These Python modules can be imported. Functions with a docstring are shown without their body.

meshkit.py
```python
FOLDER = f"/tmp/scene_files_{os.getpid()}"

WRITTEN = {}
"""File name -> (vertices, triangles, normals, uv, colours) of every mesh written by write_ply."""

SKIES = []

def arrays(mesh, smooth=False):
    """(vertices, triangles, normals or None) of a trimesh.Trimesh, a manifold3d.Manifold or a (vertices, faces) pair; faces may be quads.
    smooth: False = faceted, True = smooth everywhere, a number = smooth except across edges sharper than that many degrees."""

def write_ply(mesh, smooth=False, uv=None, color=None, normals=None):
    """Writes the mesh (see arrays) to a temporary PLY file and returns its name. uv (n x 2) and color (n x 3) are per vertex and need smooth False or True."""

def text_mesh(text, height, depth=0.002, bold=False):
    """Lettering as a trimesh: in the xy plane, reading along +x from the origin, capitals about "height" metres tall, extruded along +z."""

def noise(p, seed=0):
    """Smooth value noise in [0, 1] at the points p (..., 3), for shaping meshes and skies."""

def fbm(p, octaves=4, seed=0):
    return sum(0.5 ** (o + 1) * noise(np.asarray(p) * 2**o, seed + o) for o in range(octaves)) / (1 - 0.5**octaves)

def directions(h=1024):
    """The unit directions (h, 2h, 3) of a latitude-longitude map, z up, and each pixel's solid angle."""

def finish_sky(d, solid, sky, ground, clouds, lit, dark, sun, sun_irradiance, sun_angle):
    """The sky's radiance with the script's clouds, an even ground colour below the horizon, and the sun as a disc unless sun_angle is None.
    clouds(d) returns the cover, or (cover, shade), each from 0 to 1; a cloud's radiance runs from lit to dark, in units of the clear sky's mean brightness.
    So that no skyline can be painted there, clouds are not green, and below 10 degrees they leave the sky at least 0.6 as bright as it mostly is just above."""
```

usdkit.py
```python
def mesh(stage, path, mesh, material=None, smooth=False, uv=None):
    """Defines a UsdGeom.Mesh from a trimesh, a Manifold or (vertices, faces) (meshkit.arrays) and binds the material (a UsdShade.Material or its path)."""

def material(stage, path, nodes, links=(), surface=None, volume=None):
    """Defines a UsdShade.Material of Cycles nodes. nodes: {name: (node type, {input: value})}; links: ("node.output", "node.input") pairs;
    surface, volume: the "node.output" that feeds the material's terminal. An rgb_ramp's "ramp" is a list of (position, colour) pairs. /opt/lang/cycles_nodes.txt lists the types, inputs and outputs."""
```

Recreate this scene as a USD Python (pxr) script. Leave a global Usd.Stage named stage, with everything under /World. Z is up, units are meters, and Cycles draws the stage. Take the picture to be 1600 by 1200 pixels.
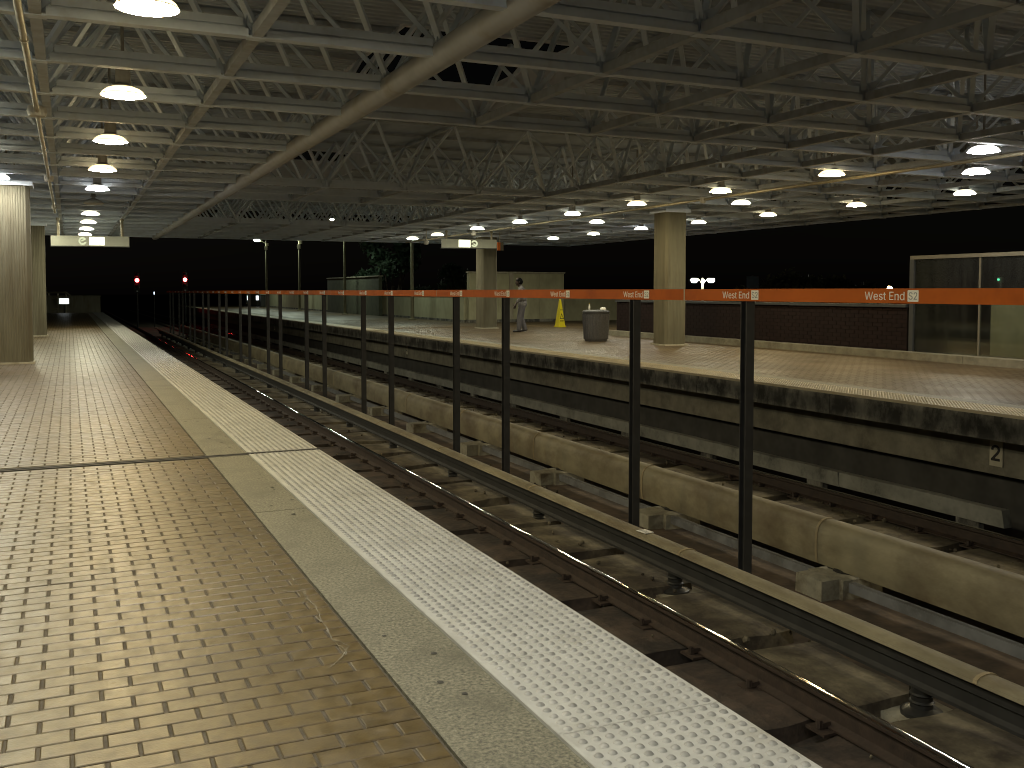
import math, random
import numpy as np
import trimesh, usdkit, meshkit
from manifold3d import Manifold
from shapely.geometry import Polygon
from pxr import Usd, UsdGeom, UsdLux, UsdShade, Gf, Sdf, Vt

rng = np.random.default_rng(7)
random.seed(7)
stage = Usd.Stage.CreateInMemory()
UsdGeom.SetStageUpAxis(stage, UsdGeom.Tokens.z)
UsdGeom.SetStageMetersPerUnit(stage, 1.0)
W = UsdGeom.Xform.Define(stage, '/World')
stage.SetDefaultPrim(W.GetPrim())
UsdGeom.Scope.Define(stage, '/World/Looks')

# ------------------------------------------------------------------ camera
EYE = 1.32
YAW, PITCH = math.radians(24.3), math.radians(2.7)
FPX = 1530.0
cam = UsdGeom.Camera.Define(stage, '/World/Camera')
mm = 36.0 / 1600.0
cam.CreateHorizontalApertureAttr(36.0)
cam.CreateVerticalApertureAttr(27.0)
cam.CreateFocalLengthAttr(FPX * mm)
cam.CreateVerticalApertureOffsetAttr(-(600 - (455 + FPX * math.tan(PITCH))) * mm)
cam.CreateClippingRangeAttr(Gf.Vec2f(0.05, 3000))
cam.CreateExposureAttr(0.1)
rgt = np.array([math.cos(YAW), -math.sin(YAW), 0.0])
fwd = np.array([math.sin(YAW) * math.cos(PITCH), math.cos(YAW) * math.cos(PITCH), -math.sin(PITCH)])
up = np.cross(rgt, fwd)
M = Gf.Matrix4d(*rgt, 0, *up, 0, *(-fwd), 0, 0.0, 0.0, EYE, 1)
UsdGeom.Xformable(cam).AddTransformOp().Set(M)

# ------------------------------------------------------------------ sky: deep night
SUN_EL, SUN_ROT = math.radians(2.0), math.radians(300)
sky = UsdLux.DomeLight.Define(stage, '/World/sky')
sky.CreateIntensityAttr(1.0)
skym = usdkit.material(stage, '/World/Looks/night_sky', {
    's': ('sky_texture', {'sky_type': 'single_scattering', 'sun_disc': False, 'sun_elevation': SUN_EL, 'sun_rotation': SUN_ROT}),
    'h': ('hsv', {'saturation': 0.35, 'value': 1.0}),
    'b': ('background_shader', {'strength': 0.0011})}, [('s.color', 'h.color'), ('h.color', 'b.color')], surface='b.background')
UsdShade.MaterialBindingAPI.Apply(sky.GetPrim()).Bind(skym)
sky.GetPrim().SetCustomDataByKey('kind', 'structure')

# ------------------------------------------------------------------ helpers
_count = {}
def numbered(parent, name):
    k = (parent, name)
    n = _count.get(k, 0)
    _count[k] = n + 1
    return f'{parent}/{name}' if n == 0 else f'{parent}/{name}_{n:03d}'

class MB:
    """collects triangles"""
    def __init__(s): s.v, s.f, s.n = [], [], 0
    def add(s, v, f):
        v = np.asarray(v, float); f = np.asarray(f, int)
        if f.shape[1] == 4: f = np.vstack([f[:, [0, 1, 2]], f[:, [0, 2, 3]]])
        s.v.append(v); s.f.append(f + s.n); s.n += len(v); return s
    def mesh(s, m):
        if hasattr(m, 'to_mesh'):
            mm_ = m.to_mesh(); return s.add(mm_.vert_properties[:, :3], mm_.tri_verts)
        return s.add(m.vertices, m.faces)
    def box(s, x0, x1, y0, y1, z0, z1):
        v = [(x, y, z) for z in (z0, z1) for y in (y0, y1) for x in (x0, x1)]
        return s.add(v, [(0, 2, 3, 1), (4, 5, 7, 6), (0, 1, 5, 4), (2, 6, 7, 3), (0, 4, 6, 2), (1, 3, 7, 5)])
    def bar(s, a, b, w, h=None, upv=(0, 0, 1)):
        a, b = np.asarray(a, float), np.asarray(b, float); h = h or w
        d = b - a; d = d / np.linalg.norm(d)
        u = np.asarray(upv, float)
        if abs(d @ u) > 0.95: u = np.array([0, 1.0, 0])
        r = np.cross(d, u); r /= np.linalg.norm(r); u = np.cross(r, d)
        v = [p + sx * r * w / 2 + sy * u * h / 2 for p in (a, b) for sx, sy in ((-1, -1), (1, -1), (1, 1), (-1, 1))]
        return s.add(v, [(3, 2, 1, 0), (4, 5, 6, 7), (0, 1, 5, 4), (1, 2, 6, 5), (2, 3, 7, 6), (3, 0, 4, 7)])
    def tube(s, pts, r, n=10, cap=True):
        pts = np.asarray(pts, float); rr = np.broadcast_to(r, len(pts))
        rings = []
        for i, p in enumerate(pts):
            d = pts[min(i + 1, len(pts) - 1)] - pts[max(i - 1, 0)]; d /= np.linalg.norm(d)
            u = np.array([0, 0, 1.0]) if abs(d[2]) < 0.95 else np.array([0, 1.0, 0])
            x = np.cross(d, u); x /= np.linalg.norm(x); y = np.cross(x, d)
            t = np.linspace(0, 2 * np.pi, n, endpoint=False)
            rings.append(p + rr[i] * (np.cos(t)[:, None] * x + np.sin(t)[:, None] * y))
        v = np.vstack(rings); f = []
        for i in range(len(pts) - 1):
            for j in range(n):
                a, b = i * n + j, i * n + (j + 1) % n
                f += [(a, b, b + n), (a, b + n, a + n)]
        if cap:
            f += [(0, j + 1, j) for j in range(1, n - 1)]
            o = (len(pts) - 1) * n
            f += [(o, o + j, o + j + 1) for j in range(1, n - 1)]
        f = np.asarray(f)[:, ::-1]
        return s.add(v, f)
    def lathe(s, prof, c, n=24):
        t = np.linspace(0, 2 * np.pi, n, endpoint=False)
        v, f = [], []
        for r, z in prof:
            v += [(c[0] + r * math.cos(a), c[1] + r * math.sin(a), c[2] + z) for a in t]
        for i in range(len(prof) - 1):
            for j in range(n):
                a, b = i * n + j, i * n + (j + 1) % n
                f.append((a, b, b + n, a + n))
        return s.add(v, f)
    def prism_y(s, prof, y0, y1):
        """profile in x,z extruded along y"""
        m = trimesh.creation.extrude_polygon(Polygon(prof), y1 - y0, engine='earcut')
        v = np.array(m.vertices)
        return s.add(np.c_[v[:, 0], y1 - v[:, 2], v[:, 1]], np.asarray(m.faces))
    def build(s, name, mat, parent=None, smooth=False, label=None, kind=None, cat=None, group=None):
        par = str(parent.GetPath()) if parent is not None else '/World'
        o = usdkit.mesh(stage, numbered(par, name), (np.vstack(s.v), np.vstack(s.f)), MAT[mat], smooth=smooth).GetPrim()
        tag(o, label, cat, group, kind); return o

def tag(o, label=None, cat=None, group=None, kind=None):
    for k, v in (('label', label), ('category', cat), ('group', group), ('kind', kind)):
        if v: o.SetCustomDataByKey(k, v)
    return o

def thing(name, label, cat, loc=(0, 0, 0), rotz=0, group=None, kind=None):
    x = UsdGeom.Xform.Define(stage, numbered('/World', name))
    x.AddTranslateOp().Set(Gf.Vec3d(*map(float, loc)))
    if rotz: x.AddRotateZOp().Set(math.degrees(rotz))
    return tag(x.GetPrim(), label, cat, group, kind)

def dup(src, loc, rotz=0, label=None, group=None):
    was = src.GetCustomData()
    nm = src.GetName()
    import re
    nm = re.sub(r'_\d{3}$', '', nm)
    r = thing(nm, label or was['label'], was['category'], loc, rotz, group or was.get('group'))
    r.GetReferences().AddInternalReference(src.GetPath()); r.SetInstanceable(True)
    return r

def place(px, py, z=None, X=None):
    """3-D point seen at photo pixel (px,py), on the plane height z or side offset X"""
    x = (px - 800) / FPX
    y = -(py - (455 + FPX * math.tan(PITCH))) / FPX
    d = fwd + x * rgt + y * up
    t = (z - EYE) / d[2] if z is not None else X / d[0]
    return np.array([0, 0, EYE]) + t * d

# ------------------------------------------------------------------ materials
MAT = {}
def pbr(name, col, rough=0.6, metal=0.0, var=0.25, scale=6.0, bump=0.0, bscale=40.0, spec=0.5, stain=None, stain_scale=1.2, stain_at=(0.5, 0.68), stretch=(1, 1, 1), rvar=0.0, rand=0.0):
    """colour broken by two noises, optional stains of another colour, optional bump"""
    c = np.array(col, float)
    n = {'g': ('geometry', {}), 'm': ('mapping', {'scale': stretch}),
         'n1': ('noise_texture', {'scale': scale, 'detail': 5.0, 'roughness': 0.62}),
         'r1': ('rgb_ramp', {'ramp': [(0.28, tuple(c * (1 - var))), (0.72, tuple(np.minimum(c * (1 + var), 0.95)))]}),
         'p': ('principled_bsdf', {'roughness': rough, 'metallic': metal, 'specular_ior_level': spec})}
    l = [('g.position', 'm.vector'), ('m.vector', 'n1.vector'), ('n1.fac', 'r1.fac')]
    out = 'r1.color'
    if stain is not None:
        n['n2'] = ('noise_texture', {'scale': stain_scale, 'detail': 6.0, 'roughness': 0.7})
        n['r2'] = ('rgb_ramp', {'ramp': [(stain_at[0], (0, 0, 0)), (stain_at[1], (1, 1, 1))]})
        n['mx'] = ('mix_color', {'blend_type': 'mix', 'b': tuple(stain)})
        l += [('m.vector', 'n2.vector'), ('n2.fac', 'r2.fac'), ('r2.color', 'mx.fac'), (out, 'mx.a')]
        out = 'mx.result'
    if rand:
        n['oi'] = ('object_info', {}); n['gi'] = ('geometry', {})
        n['mr'] = ('map_range', {'to_min': 1 - rand, 'to_max': 1 + rand})
        n['hv'] = ('hsv', {})
        l += [('gi.random_per_island', 'mr.value'), ('mr.result', 'hv.value'), (out, 'hv.color')]
        out = 'hv.color'
    l.append((out, 'p.base_color'))
    if rvar:
        n['n3'] = ('noise_texture', {'scale': scale * 0.7, 'detail': 4.0})
        n['mr3'] = ('map_range', {'from_min': 0.3, 'from_max': 0.7, 'to_min': max(rough - rvar, 0.03), 'to_max': rough + rvar})
        l += [('m.vector', 'n3.vector'), ('n3.fac', 'mr3.value'), ('mr3.result', 'p.roughness')]
    if bump:
        n['nb'] = ('noise_texture', {'scale': bscale, 'detail': 4.0})
        n['b'] = ('bump', {'strength': min(bump, 1.0), 'distance': 0.01})
        l += [('m.vector', 'nb.vector'), ('nb.fac', 'b.height'), ('b.normal', 'p.normal')]
    MAT[name] = usdkit.material(stage, f'/World/Looks/{name}', n, l, surface='p.BSDF')

def glow(name, col, strength, see=None):
    MAT[name] = usdkit.material(stage, f'/World/Looks/{name}', {'e': ('emission', {'color': col, 'strength': strength})}, [], surface='e.emission')

pbr('brick', (0.108, 0.073, 0.024), 0.41, var=0.34, scale=18, bump=0.12, bscale=150, rvar=0.10, rand=0.28, spec=0.7, stain=(0.055, 0.037, 0.014), stain_scale=0.8, stain_at=(0.46, 0.70))
pbr('mortar', (0.085, 0.072, 0.055), 0.95, var=0.35, scale=14, bump=0.3, spec=0.1)
pbr('mortar_far', (0.076, 0.055, 0.029), 0.6, var=0.3, scale=6)
pbr('granite', (0.135, 0.126, 0.090), 0.66, var=0.8, scale=75, bump=0.25, bscale=130, stain=(0.088, 0.081, 0.057), stain_scale=2.2, stain_at=(0.5, 0.72))
pbr('tactile', (0.38, 0.375, 0.35), 0.5, var=0.12, scale=4, stain=(0.25, 0.235, 0.195), stain_scale=3.0, stain_at=(0.52, 0.78), bump=0.08, bscale=200)
pbr('tactile_dome', (0.25, 0.245, 0.228), 0.5, var=0.35, scale=14)
pbr('far_tactile', (0.42, 0.365, 0.25), 0.55, var=0.15, scale=4, stain=(0.29, 0.25, 0.165), stain_scale=2.0)
pbr('tile_far', (0.086, 0.060, 0.030), 0.5, var=0.25, scale=1.2, rvar=0.1, bump=0.05, rand=0.06, spec=0.3, stain=(0.06, 0.042, 0.023), stain_scale=0.5)
pbr('kerb_worn', (0.17, 0.155, 0.11), 0.9, var=0.3, scale=5, bump=0.4, stain=(0.09, 0.075, 0.05), stain_scale=2)
pbr('rubber_joint', (0.035, 0.032, 0.028), 0.7, var=0.3, scale=20)
pbr('concrete', (0.36, 0.335, 0.26), 0.85, var=0.14, scale=5, bump=0.3, bscale=30, stain=(0.22, 0.19, 0.125), stain_scale=2.0, stain_at=(0.48, 0.75), stretch=(1.6, 1.6, 0.35))
pbr('column_concrete', (0.128, 0.118, 0.080), 0.85, var=0.12, scale=5, bump=0.25, bscale=30, stain=(0.085, 0.071, 0.043), stain_scale=1.8, stain_at=(0.46, 0.75), stretch=(2.2, 2.2, 0.3))
pbr('fascia', (0.20, 0.192, 0.165), 0.9, var=0.4, scale=6, bump=0.5, stain=(0.050, 0.048, 0.042), stain_scale=2.6, stain_at=(0.42, 0.58), stretch=(1, 1.2, 0.7))
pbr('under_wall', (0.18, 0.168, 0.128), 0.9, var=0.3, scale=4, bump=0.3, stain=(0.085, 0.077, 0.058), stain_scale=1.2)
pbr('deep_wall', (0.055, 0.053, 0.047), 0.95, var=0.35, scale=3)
pbr('block_wall', (0.10, 0.108, 0.07), 0.9, var=0.15, scale=4, bump=0.2, stain=(0.065, 0.07, 0.047), stain_scale=1.4)
pbr('plate_beige', (0.42, 0.39, 0.29), 0.6, var=0.15)
pbr('beige_wall', (0.37, 0.36, 0.235), 0.85, var=0.12, scale=4, bump=0.2, stain=(0.25, 0.235, 0.15), stain_scale=1.4, stain_at=(0.5, 0.8), stretch=(1, 1, 0.5))
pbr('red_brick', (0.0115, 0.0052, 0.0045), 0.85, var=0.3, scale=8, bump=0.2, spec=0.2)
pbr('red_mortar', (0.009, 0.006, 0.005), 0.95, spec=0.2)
pbr('track_floor', (0.085, 0.060, 0.040), 0.9, var=0.5, scale=3.5, bump=0.6, bscale=18, stain=(0.03, 0.024, 0.018), stain_scale=1.6, stain_at=(0.45, 0.65))
pbr('pad_near', (0.125, 0.106, 0.068), 0.85, var=0.45, scale=4, bump=0.8, bscale=22, stain=(0.036, 0.027, 0.018), stain_scale=1.8, stain_at=(0.42, 0.62))
pbr('pad_rust', (0.052, 0.036, 0.026), 0.88, var=0.5, scale=5, bump=0.9, bscale=22, stain=(0.014, 0.011, 0.009), stain_scale=2.0, stain_at=(0.42, 0.62))
pbr('pedestal', (0.24, 0.225, 0.17), 0.85, var=0.25, scale=9, bump=0.4, bscale=30, stain=(0.10, 0.08, 0.05), stain_scale=3)
pbr('rail_rust', (0.030, 0.019, 0.013), 0.7, var=0.45, scale=12, bump=0.3, bscale=60)
pbr('rail_top', (0.50, 0.47, 0.43), 0.07, metal=1.0, var=0.25, scale=3, rvar=0.03, stretch=(1, 0.2, 1))
pbr('third_rail', (0.02, 0.02, 0.019), 0.55, var=0.4, scale=6)
pbr('insulator', (0.018, 0.018, 0.017), 0.4, var=0.3, scale=12)
pbr('cover', (0.215, 0.190, 0.120), 0.65, var=0.25, scale=3, bump=0.2, stain=(0.105, 0.078, 0.045), stain_scale=1.6, stain_at=(0.44, 0.70), stretch=(1.5, 0.6, 1))
pbr('cover_edge', (0.25, 0.20, 0.115), 0.7, var=0.2)
pbr('grey_conduit', (0.15, 0.155, 0.16), 0.6, var=0.25, scale=5, stain=(0.08, 0.08, 0.08), stain_scale=2)
pbr('kerb_board', (0.22, 0.22, 0.19), 0.85, var=0.35, scale=5, stain=(0.08, 0.08, 0.07), stain_scale=2.5)
pbr('fence_dark', (0.026, 0.026, 0.026), 0.5, var=0.3, scale=8)
pbr('fence_orange', (0.50, 0.112, 0.009), 0.55, var=0.12, scale=1.5, stain=(0.36, 0.076, 0.008), stain_scale=0.9, spec=0.2)
pbr('letter_white', (0.9, 0.86, 0.75), 0.5, var=0.03)
pbr('letter_grey', (0.28, 0.28, 0.28), 0.5, var=0.05)
pbr('steel', (0.71, 0.79, 0.92), 0.5, var=0.08, scale=7, bump=0.05, stain=(0.54, 0.58, 0.64), stain_scale=3.5, stain_at=(0.5, 0.75))
pbr('steel_dusty', (0.46, 0.50, 0.56), 0.65, var=0.15, scale=6, stain=(0.34, 0.345, 0.35), stain_scale=2.5)
pbr('deck', (0.50, 0.565, 0.66), 0.6, var=0.12, scale=2.0, stain=(0.38, 0.42, 0.48), stain_scale=0.6)
pbr('girder_grey', (0.44, 0.45, 0.46), 0.65, var=0.15, scale=4, stain=(0.34, 0.315, 0.27), stain_scale=2.0)
pbr('skylight_curb', (0.74, 0.77, 0.84), 0.7, var=0.08)
pbr('lamp_metal', (0.30, 0.29, 0.27), 0.5, metal=0.2)
pbr('galv', (0.42, 0.38, 0.27), 0.45, metal=0.3, var=0.2, scale=8)
pbr('box_white', (0.62, 0.60, 0.54), 0.6, var=0.1)
pbr('sign_grey', (0.50, 0.51, 0.42), 0.5, var=0.06)
pbr('sign_dark', (0.05, 0.05, 0.045), 0.5)
pbr('bin_grey', (0.085, 0.085, 0.093), 0.7, var=0.35, scale=30, bump=0.5, bscale=40)
pbr('bin_dark', (0.03, 0.03, 0.033), 0.6)
pbr('yellow', (0.62, 0.52, 0.02), 0.45, var=0.06)
pbr('black', (0.014, 0.014, 0.014), 0.5)
pbr('blue', (0.05, 0.16, 0.36), 0.5)
pbr('blue_dim', (0.022, 0.035, 0.055), 0.6)
pbr('white_paper', (0.72, 0.71, 0.66), 0.7, var=0.05)
pbr('skin', (0.028, 0.016, 0.011), 0.5, var=0.1)
pbr('hair', (0.004, 0.004, 0.004), 0.95, spec=0.1)
pbr('shirt', (0.115, 0.108, 0.106), 0.85, var=0.1, scale=14)
pbr('booth_tan', (0.21, 0.195, 0.12), 0.85, var=0.15, scale=3)
pbr('trousers', (0.075, 0.07, 0.076), 0.85, var=0.15, scale=14)
pbr('shoe', (0.012, 0.012, 0.012), 0.4)
pbr('bark', (0.08, 0.06, 0.045), 0.9)
pbr('ground', (0.03, 0.03, 0.028), 0.9, var=0.4, scale=0.3)
pbr('alum', (0.15, 0.135, 0.10), 0.5, metal=0.3, var=0.15)
pbr('pole_metal', (0.20, 0.19, 0.12), 0.6, var=0.25, scale=3)
pbr('dark_metal', (0.03, 0.032, 0.033), 0.55)
pbr('gum', (0.035, 0.032, 0.026), 0.7, var=0.2)
pbr('crack', (0.20, 0.18, 0.14), 0.9, var=0.4, scale=30)
def leafmat(name, c):
    MAT[name] = usdkit.material(stage, f'/World/Looks/{name}', {
        'g': ('geometry', {}), 'n': ('noise_texture', {'scale': 1.3, 'detail': 3.0}),
        'r': ('rgb_ramp', {'ramp': [(0.3, tuple(np.array(c) * 0.55)), (0.7, tuple(np.array(c) * 1.4))]}),
        'p': ('principled_bsdf', {'roughness': 0.6}), 't': ('translucent_bsdf', {'color': tuple(np.array(c) * 1.2)}),
        'm': ('mix_closure', {'fac': 0.25})},
        [('g.position', 'n.vector'), ('n.fac', 'r.fac'), ('r.color', 'p.base_color'), ('p.BSDF', 'm.closure1'), ('t.BSDF', 'm.closure2')], surface='m.closure')
leafmat('leaf_cool', (0.05, 0.085, 0.05))
leafmat('leaf_dull', (0.085, 0.085, 0.045))
MAT['glass'] = usdkit.material(stage, '/World/Looks/glass', {
    'f': ('fresnel', {'IOR': 1.5}), 't': ('transparent_bsdf', {'color': (0.74, 0.78, 0.75)}), 'g': ('glossy_bsdf', {'color': (0.9, 0.9, 0.9), 'roughness': 0.06}),
    'd': ('diffuse_bsdf', {'color': (0.30, 0.31, 0.28)}), 'a': ('mix_closure', {}), 'b': ('mix_closure', {}),
    'q': ('geometry', {}), 'm': ('mapping', {'scale': (3.0, 3.0, 0.35)}), 'n': ('noise_texture', {'scale': 1.6, 'detail': 5.0, 'roughness': 0.65}), 'r': ('map_range', {'from_min': 0.35, 'from_max': 0.72, 'to_min': 0.008, 'to_max': 0.05})},
    [('f.fac', 'a.fac'), ('t.BSDF', 'a.closure1'), ('g.BSDF', 'a.closure2'), ('a.closure', 'b.closure1'), ('d.BSDF', 'b.closure2'), ('q.position', 'm.vector'), ('m.vector', 'n.vector'), ('n.fac', 'r.value'), ('r.result', 'b.fac')], surface='b.closure')

LE = 124.0
TINT = {'lamp_warm': (1.0, 0.80, 0.42), 'lamp_amber': (1.0, 0.75, 0.36), 'lamp_pale': (1.0, 0.945, 0.68), 'lamp_white': (1.0, 0.975, 0.88)}
for k_, c_ in TINT.items():
    glow(k_, c_, LE); glow(k_ + '_glass', c_, 2.5)
glow('pole_lamp', (0.86, 1.0, 0.78), 260.0)
glow('lot_lamp', (0.95, 1.0, 0.90), 260.0)
glow('lot_orange', (1.0, 0.58, 0.2), 120.0)
glow('red_signal', (1.0, 0.03, 0.03), 60.0)
glow('sign_lit', (1.0, 1.0, 0.72), 2.2)
glow('sign_lit_dim', (0.95, 1.0, 0.62), 0.75)
glow('panel_lit', (0.92, 1.0, 1.0), 1.6)
glow('green_led', (0.15, 1.0, 0.55), 2.0)
glow('blue_spark', (0.7, 0.85, 1.0), 3.0)

# ------------------------------------------------------------------ key dimensions
EDGE_N, EDGE_F = 1.87, 9.11          # platform edges
TACT = 0.575
STONE0 = 0.98                         # bricks end, granite begins
Y0, YN, YF = -11.0, 66.0, 96.0        # platforms run from behind the camera to their ends
ZR, ZB = -1.10, -1.40                 # rail top, track bed
JOINT = 8.07                          # movement joint across the near platform

# ================================================================== ground and track bed
g = MB(); g.add([(-900, -500, -3.5), (1100, -500, -3.5), (1100, 1500, -3.5), (-900, 1500, -3.5)], [(0, 1, 2, 3)])
g.build('ground', 'ground', kind='structure', label='dark open ground beyond the station')
ys = np.arange(-12, 150.01, 0.6); xs = np.linspace(0.9, 11.2, 42)
gx, gy = np.meshgrid(xs, ys); P = np.c_[gx.ravel(), gy.ravel(), np.full(gx.size, 0)]
P[:, 2] = ZB + 0.045 * (meshkit.fbm(P * 2.2, 3, seed=3) - 0.5)
nx = len(xs); F = [(r * nx + c, r * nx + c + 1, (r + 1) * nx + c + 1, (r + 1) * nx + c) for r in range(len(ys) - 1) for c in range(nx - 1)]
tb = MB().add(P, F)
tb.build('track_bed', 'track_floor', smooth=True, kind='structure', label='dark oily concrete trackway floor between the platforms')
MB().box(0.5, 11.6, -12, 150, -3.49, ZB - 0.06).build('embankment', 'deep_wall', kind='structure', label='base under the trackway')

# ================================================================== near platform
sl = MB(); sl.box(-4.4, EDGE_N - 0.03, Y0, YN + 2, -0.30, -0.03); sl.box(-4.4, 1.35, Y0, YN + 2, -3.4, -0.301)
sl.build('platform', 'concrete', kind='structure', label='concrete platform slab on the near side')
near = thing('brick_paving', None, None, kind='structure')
tag(near, 'tan brick paving of the near platform')
for a, b in ((Y0, JOINT - 0.045), (JOINT + 0.045, YN)):
    MB().box(-4.4, STONE0 - 0.006, a, b, -0.03, -0.0045).build('mortar_bed', 'mortar', near)
PX, PY = 0.1800, 0.0905
def brick_v(x0, x1, y0, y1, k=1.0):
    t = rng.normal(0, 0.0005) * k; ax, ay = rng.normal(0, 0.0022, 2) * k
    xc, yc = (x0 + x1) / 2, (y0 + y1) / 2
    c = 0.003
    def z(x, y): return t + ax * (x - xc) + ay * (y - yc)
    v = [(x, y, z(x, y) - 0.0025) for x, y in ((x0, y0), (x1, y0), (x1, y1), (x0, y1))] + \
        [(x, y, z(x, y)) for x, y in ((x0 + c, y0 + c), (x1 - c, y0 + c), (x1 - c, y1 - c), (x0 + c, y1 - c))] + \
        [(x, y, -0.0085) for x, y in ((x0, y0), (x1, y0), (x1, y1), (x0, y1))]
    return v
BF = [(4, 5, 6, 7)] + [(k, (k + 1) % 4, 4 + (k + 1) % 4, 4 + k) for k in range(4)] + [(8 + k, 8 + (k + 1) % 4, (k + 1) % 4, k) for k in range(4)]
bricks = []
row = 0
y = 1.2
while y < YN - 0.1:
    skip = JOINT - 0.05 - PY < y < JOINT + 0.045
    if not skip:
        x = STONE0 - 0.008
        first = True
        off = PX / 2 if row % 2 else 0
        while x > -4.2:
            L = PX - off if first and off else PX
            g_ = 0.0052 + rng.normal(0, 0.0008); g2 = 0.0026 + abs(rng.normal(0, 0.0004))
            bricks.append((x - L + g_, x - g_, y + g2, y + PY - g2))
            x -= L; first = False
    y += PY; row += 1
def seen_size(b):
    c = np.array([(b[0] + b[1]) / 2, (b[2] + b[3]) / 2, 0]) - (0, 0, EYE)
    zc = c @ fwd; xx = c @ rgt / max(zc, 0.1); yy = c @ up / max(zc, 0.1)
    px = 800 + FPX * xx; py = 455 + FPX * math.tan(PITCH) - FPX * yy
    inside = zc > 0.3 and 0 < px < 1600 and py < 1200
    return (1 / zc ** 2) if inside else -1
order = sorted(range(len(bricks)), key=lambda i: -seen_size(bricks[i]))
for i in order[:300]:
    MB().add(brick_v(*bricks[i]), BF).build('brick', 'brick', near)
rest = MB()
for i in order[300:]: rest.add(brick_v(*bricks[i]), BF)
rest.build('brick_field', 'brick', near, kind='stuff')
# pale mortar bleed wandering along the outer bricks
cr = MB()
def ribbon(pts, w):
    pts = np.asarray(pts, float)
    L, R = [], []
    for i, p in enumerate(pts):
        d = pts[min(i + 1, len(pts) - 1)] - pts[max(i - 1, 0)]; d = d / np.linalg.norm(d); n_ = np.array([-d[1], d[0]])
        ww = w * rng.uniform(0.3, 1.3)
        L.append((*(p + n_ * ww), 0.0042)); R.append((*(p - n_ * ww), 0.0042))
    v = L + R; k = len(pts)
    cr.add(v, [(k + i, k + i + 1, i + 1, i) for i in range(k - 1)])
for line in ([(402, 822), (408, 850), (422, 868), (432, 890), (418, 905), (440, 925), (470, 925), (492, 948), (505, 975), (522, 1000), (540, 1018), (522, 1040), (508, 1046)],
             [(432, 890), (455, 900), (480, 932), (470, 950)], [(522, 1000), (545, 1012), (540, 1030)], [(505, 975), (490, 960)]):
    pts = [place(a, b, z=0.0)[:2] for a, b in line]
    fine = []
    for p, q in zip(pts[:-1], pts[1:]):
        for t in np.linspace(0, 1, 5)[:-1]: fine.append(p + t * (q - p) + rng.normal(0, 0.004, 2))
    ribbon(fine, 0.0022)
cr.build('mortar_stain', 'crack', near)

# granite band
T_EDGE = EDGE_N - TACT
gr = thing('edge_stone', None, None, kind='structure'); tag(gr, 'speckled granite band beside the bricks')
yb = [Y0 + 0.3, -6.0, -3.8, -1.1, 1.3, 3.72, 5.9, JOINT - 0.045]
t_ = JOINT + 0.045; yb2 = [t_]
while yb2[-1] < YN - 2.5: yb2.append(yb2[-1] + 2.42)
yb2.append(YN)
for seq in (yb, yb2):
    for a, b in zip(seq[:-1], seq[1:]):
        MB().box(STONE0, EDGE_N - TACT - 0.004, a + 0.0025, b - 0.0025, -0.03, 0.001 + rng.normal(0, 0.0005)).build('stone_slab', 'granite', gr)

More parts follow.
